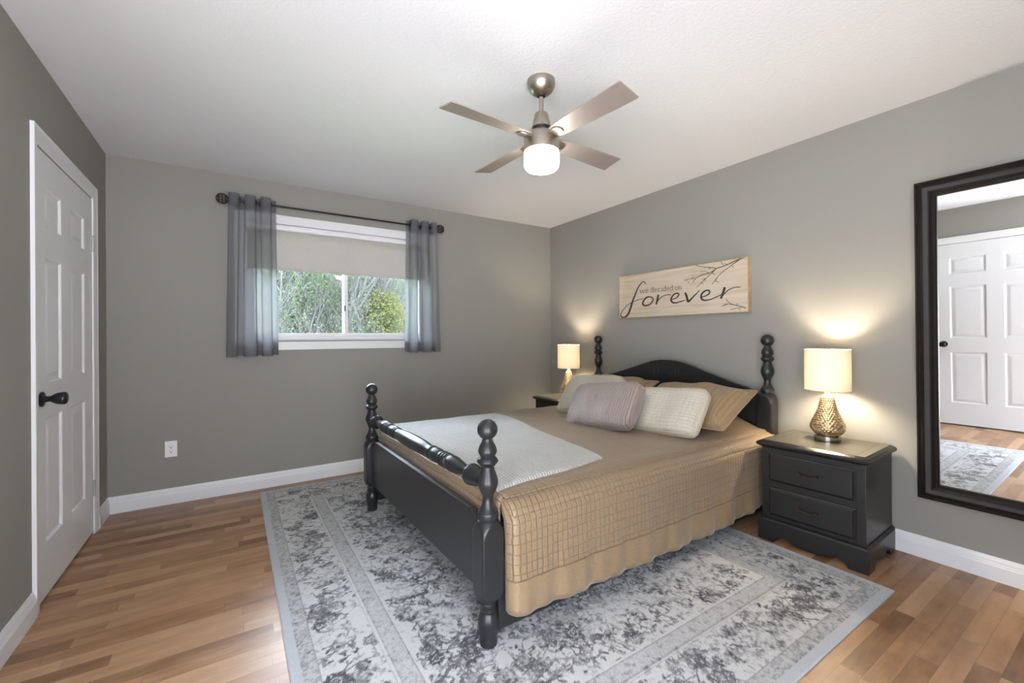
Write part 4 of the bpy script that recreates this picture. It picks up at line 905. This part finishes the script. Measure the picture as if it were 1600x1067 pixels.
# ================================================================== TABLE LAMPS
def table_lamp(label, loc, first=None):
    root = empty('table_lamp', label, 'table lamp', loc, 0, 'bedside lamps')
    MB().lathe([(.064,0),(.066,.002),(.066,.024),(.063,.027),(.050,.028)], 48).build('base', M['chrome'], root, smooth=40)
    prof = spline([(.050,.028),(.066,.040),(.0815,.062),(.0835,.082),(.076,.108),(.062,.140),(.049,.172),(.040,.205),(.034,.235),(.0305,.252),(.028,.258)], 8)
    # hobnail surface: staggered bumps
    b = MB(); seg = 132; nb = 22; rings = []; Z = np.linspace(.028, .258, 100)
    pr = [float(p[0]) for p in prof]; pz = [float(p[1]) for p in prof]
    for z in Z:
        r0 = float(np.interp(z, pz, pr)); rr = []
        fz = (z-.028)/.0125; row = int(fz)
        for j in range(seg):
            a = 2*PI*j/seg; fa = a*nb/(2*PI) + (.5 if row % 2 else 0)
            bmp = max(0, 1-((2*(fa % 1)-1)**2 + (2*(fz % 1)-1)**2))
            r = r0 + .0038*math.sqrt(bmp) if .034 < z < .25 else r0
            rr.append((r*math.cos(a), r*math.sin(a), z))
        rings.append(rr)
    b.loft(rings); b.build('lamp_body', M['hobnail'], root, smooth=180)
    MB().lathe([(.019,.256),(.019,.262),(.013,.266),(.013,.300),(.016,.303),(.016,.330),(.012,.334)], 28).build('socket', M['ivoryplain'], root, smooth=40)
    bb = MB(); bb.lathe([(.011,.332),(.014,.348),(.026,.380),(.030,.400),(.027,.418),(.015,.431),(.002,.434)], 24); bb.build('bulb', M['bulb'], root, smooth=180)
    z0, z1, r = .290, .527, .112
    b = MB(); b.loft([[(q*math.cos(2*PI*j/72), q*math.sin(2*PI*j/72), z) for j in range(72)] for q, z in ((r,z0),(r,z1),(r-.0015,z1),(r-.0015,z0),(r,z0))], cap=False)
    sh = b.build('shade', M['shade'], root, smooth=50)
    for z in (z0+.002, z1-.002):
        b = MB(); b.tube([(r*math.cos(2*PI*j/72), r*math.sin(2*PI*j/72), z) for j in range(73)], .0020, 6, cap=False); b.build('shade_rim', M['shade'], sh, smooth=180)
    b = MB()
    for k in range(3): a = 2*PI*k/3+.3; b.tube([(.008*math.cos(a), .008*math.sin(a), z1-.014),(r*math.cos(a)*.985, r*math.sin(a)*.985, z1-.004)], .0017, 6)
    b.tube([(.036*math.sin(t), 0, .30+.217*(1-math.cos(t))/2) if False else (.040*math.sin(t), 0, .300+.213*(t/PI)) for t in np.linspace(0, PI, 15)], .0015, 6)
    b.lathe([(.006,z1-.014),(.006,z1-.002),(.009,z1),(.007,z1+.006),(.002,z1+.009)], 16)
    b.build('shade_spider', M['hinge'], sh, smooth=50)
    return root
table_lamp('lit table lamp with a gold hobnail base on the nightstand beside the mirror', (2.905, 1.103, .576))
table_lamp('lit table lamp with a gold base in the far corner behind the pillows', (2.845, 3.340, .576))

# ================================================================== WALL SIGN
sg = empty('wall_sign', 'cream wooden sign reading we decided on forever above the headboard', 'sign', (XR, 2.845, 1.352))
# local: u along -y (from the left end), z up, face at x=-.035
SGW, SGH = 1.215, .393
def board_mat():
    m, nt, b = newmat('whitewashed_board'); co = objco(nt)
    n1 = noise(nt, mapped(nt, co, (1, 2.2, 34)), 1, 5, .6); n2 = noise(nt, co, 3.5, 3)
    t = mth(nt,'ADD', mth(nt,'MULTIPLY', n1, .65), mth(nt,'MULTIPLY', n2, .35))
    lk(nt, ramp(nt, t, [(.28,(.37,.28,.18)),(.48,(.53,.44,.33)),(.66,(.60,.52,.42))]), b.inputs['Base Color']); b.inputs['Roughness'].default_value = .6; return m
M['board'] = board_mat(); M['raw'] = simple('raw_pine_edge', (.36,.27,.15), .6, var=.2, scale=30); M['ink'] = simple('dark_sign_paint', (.030,.024,.022), .6); M['ink2'] = simple('brown_sign_paint', (.17,.135,.115), .6); M['ink3'] = simple('branch_sign_paint', (.10,.078,.055), .6)
MB().box(-.035,-.004,-SGW+.006,-.006,.006,SGH-.006).build('board', M['board'], sg)
b = MB(); b.box(-.0365,0,-SGW,0,0,.006).box(-.0365,0,-SGW,0,SGH-.006,SGH).box(-.0365,0,-SGW,-SGW+.006,.006,SGH-.006).box(-.0365,0,-.006,0,.006,SGH-.006); b.build('edge_trim', M['raw'], sg)
def ribbon(b, ws, pts, x=-.0358):
    n = len(pts); q = [(*p, w_) for p, w_ in zip(pts, ws)]
    q = [q[0], ((q[0][0]+q[1][0])/2, (q[0][1]+q[1][1])/2, (q[0][2]+q[1][2])/2), q[1]] if n == 2 else q
    S = spline(q, 6) if n > 2 else [np.array(p) for p in q]
    A, B = [], []
    for i, p in enumerate(S):
        t = S[min(i+1,len(S)-1)]-S[max(i-1,0)]; L = math.hypot(t[0],t[1]) or 1; nx_, ny_ = -t[1]/L*1.45, t[0]/L*1.45
        A.append((x, -(p[0]+nx_*p[2]), p[1]+ny_*p[2])); B.append((x, -(p[0]-nx_*p[2]), p[1]-ny_*p[2]))
    lo = [(-.0350, *a[1:]) for a in A], [(-.0350, *a[1:]) for a in B]
    m = len(A); V = A+B+lo[0]+lo[1]; F = []
    for i in range(m-1): F += [(i, i+1, m+i+1, m+i), (i, 2*m+i, 2*m+i+1, i+1), (m+i, m+i+1, 3*m+i+1, 3*m+i)]
    F += [(0, m, 3*m, 2*m), (m-1, 3*m-1, 4*m-1, 2*m-1)]
    b.add(V, F)
small = [(ws, pts) for ws, pts in SIGN_STROKES[SIGN_SPLIT[0]:SIGN_SPLIT[1]] if len(pts) > 1]
mu = lambda p: sum(q[0] for q in p[1])/len(p[1])
words = [('script_lettering', SIGN_STROKES[:SIGN_SPLIT[0]], 'ink'), ('small_lettering', [p for p in small if mu(p) < .335], 'ink2'), ('small_lettering', [p for p in small if .335 <= mu(p) < .552], 'ink2'),
         ('small_lettering', [p for p in small if mu(p) >= .552], 'ink2'), ('painted_branches', SIGN_STROKES[SIGN_SPLIT[1]:], 'ink3')]
for nm, strokes, mt in words:
    b = MB()
    for i_, (ws, pts) in enumerate(strokes):
        if nm == 'script_lettering': ws = [q*1.22 for q in ws]
        if len(pts) > 1: ribbon(b, ws if len(ws) == len(pts) else [ws[0]]*len(pts), pts, -.0358-.0001*(i_ % 7))
    b.build(nm, M[mt], sg)

# ================================================================== TALL MIRROR (hangs with its top tipped forward)
MW, MH, MT = .74, 1.654, .046
mr = empty('wall_mirror', 'tall dark wood framed mirror hanging at the right edge', 'mirror', (XR-.003, .745-MW/2, .326))
mr.rotation_euler = (0, R(-1.2), 0)
# frame profile: (inset from the outer edge, projection from the wall)
FP = [(0,0),(0,.034),(.003,.038),(.010,.040),(.014,.036),(.017,.036),(.022,.041),(.034,.044),(.048,.040),(.060,.031),(.068,.026),(.072,.026),(.074,.029),(.080,.029),(.084,.024),(.084,.012),(.070,0)]
rings = []
for cy, cz in ((-1,0),(1,0),(1,1),(-1,1)):
    rings.append([(-d_, cy*(MW/2-ins), (MH-ins) if cz else ins) for ins, d_ in FP])
b = MB(); rings.append(rings[0]); b.loft(rings, cap=False); b.build('frame', M['espresso'], mr, smooth=25)
MB().box(-.016,-.012,-MW/2+.078,MW/2-.078,.078,MH-.078).build('mirror_glass', M['mirror'], mr)
MB().box(-.011,-.002,-MW/2+.05,MW/2-.05,.05,MH-.05).build('backing', M['espresso'], mr)

# ================================================================== OUTSIDE: trees and lawn
M['bark'] = simple('grey_bark', (.042,.040,.038), .9, var=.25, scale=3)
def leaf_mat(name, col):
    m, nt, b = newmat(name); nt.nodes.remove(b); o = nt.nodes['Material Output']
    d = nd(nt,'BsdfDiffuse'); t = nd(nt,'BsdfTranslucent'); mx = nd(nt,'MixShader'); mx.inputs[0].default_value = .4
    c = ramp(nt, noise(nt, objco(nt), 1.3, 3), [(.3, tuple(q*.75 for q in col)), (.7, col)])
    lk(nt, c, d.inputs[0]); lk(nt, c, t.inputs[0]); lk(nt, d.outputs[0], mx.inputs[1]); lk(nt, t.outputs[0], mx.inputs[2]); lk(nt, mx.outputs[0], o.inputs[0]); return m
M['leaf'] = leaf_mat('spring_leaves', (.070,.098,.038)); M['leaf2'] = leaf_mat('yellow_green_leaves', (.105,.107,.042)); M['leaf3'] = leaf_mat('grey_green_buds', (.070,.088,.052))
M['grass'] = simple('lawn_grass', (.12,.19,.06), .9, var=.3, scale=2)
GZ = -2.9
lawn = MB().box(-16, 26, 5.2, 40, GZ-.2, GZ).build('lawn', M['grass']); tag(lawn, None, None, None, 'structure')
def tree(label, x, y, top, spread, seed, leafm, nleaf, lsz, dens=1.0, round_=None, group=None):
    rnd = random.Random(seed); root = empty('tree', label, 'tree', (x, y, GZ), 0, 'trees outside the window'); H_ = top-GZ
    b = MB(); tips = []
    def grow(p, dirv, L, r, lev):
        n = 4; pts = [p]; d = Vector(dirv)
        for i in range(n):
            d = (d + Vector((rnd.uniform(-.25,.25), rnd.uniform(-.25,.25), rnd.uniform(-.05,.18)))*.8).normalized(); pts.append(pts[-1]+d*(L/n))
        b.tube(pts, [r*(1-.5*i/n) for i in range(n+1)], 4 if lev > 1 else 6, cap=False)
        if lev >= 4 or r < .004: tips.extend(pts[1:]); return
        if lev >= 2: tips.extend(pts[2:])
        k = rnd.randint(3, 5) if lev else int(13*dens)
        for i in range(k):
            t = rnd.uniform(.3, 1) if lev else rnd.uniform(.22, .95)
            q = pts[0].lerp(pts[-1], 0); ii = min(n-1, int(t*n)); q = pts[ii].lerp(pts[ii+1], t*n-ii)
            a = rnd.uniform(0, 2*PI); el = rnd.uniform(.45, 1.0)
            nd_ = (d*.5 + Vector((math.cos(a)*math.cos(el)*spread, math.sin(a)*math.cos(el)*spread, math.sin(el)))).normalized()
            grow(q, nd_, L*rnd.uniform(.42, .62), r*.42, lev+1)
    grow(Vector((0,0,0)), (0,0,1), H_*.80, .05+.008*H_, 0)
    b.build('trunk_and_branches', M['bark'], root, smooth=180)
    l = MB()
    for i in range(nleaf):
        if round_:
            cz, rr, rz_ = round_
            while True:
                q = Vector((rnd.uniform(-1,1), rnd.uniform(-1,1), rnd.uniform(-1,1)))
                if .25 < q.length < 1: break
            p = Vector((q.x*rr, q.y*rr, cz-GZ+q.z*rz_))
        else: p = tips[rnd.randrange(len(tips))] + Vector((rnd.gauss(0,.16), rnd.gauss(0,.16), rnd.gauss(0,.16)))
        a = Vector((rnd.uniform(-1,1), rnd.uniform(-1,1), rnd.uniform(-1,1))).normalized(); c = a.orthogonal().normalized()
        s = lsz*rnd.uniform(.6,1.3); c *= s*.5; a *= s
        n0 = len(l.v); l.v += [tuple(p-a*.5), tuple(p+c*.6), tuple(p+a*.6), tuple(p-c*.6)]; l.f.append((n0,n0+1,n0+2,n0+3))
    me = bpy.data.meshes.new('foliage'); me.from_pydata(l.v, [], l.f); me.update(); o = bpy.data.objects.new('foliage', me); COL.objects.link(o); me.materials.append(leafm); o.parent = root
    return root
tree('tall half-leafed green tree filling the left window pane', 2.15, 13.5, 4.3, 1.0, 3, M['leaf'], 8500, .075, 1.4)
tree('bare grey tree with a few buds at the left edge of the window', .70, 11.5, 2.0, 1.1, 5, M['leaf3'], 3000, .055, 1.2)
tree('grey twiggy tree just left of the window mullion', 2.65, 12.8, 3.7, .9, 8, M['leaf3'], 6000, .055, 1.3)
tree('dense yellow-green rounded tree in the right window pane', 3.80, 13.0, 2.75, .8, 11, M['leaf2'], 6500, .065, 1.0, (1.75, .62, .95))
tree('tall bare tree behind the yellow-green one, right of the mullion', 3.75, 15.5, 4.6, 1.0, 14, M['leaf3'], 6000, .06, 1.4)
tree('bare grey tree at the right edge of the window', 4.75, 14.0, 3.8, 1.0, 17, M['leaf3'], 6000, .055, 1.3)
tree('hazy tree standing furthest back behind the left pane', 3.1, 19.0, 4.9, 1.0, 21, M['leaf3'], 8000, .08, 1.4)
tree('hazy tree furthest back behind the right pane', 5.0, 20.0, 5.0, 1.1, 23, M['leaf3'], 8000, .08, 1.4)
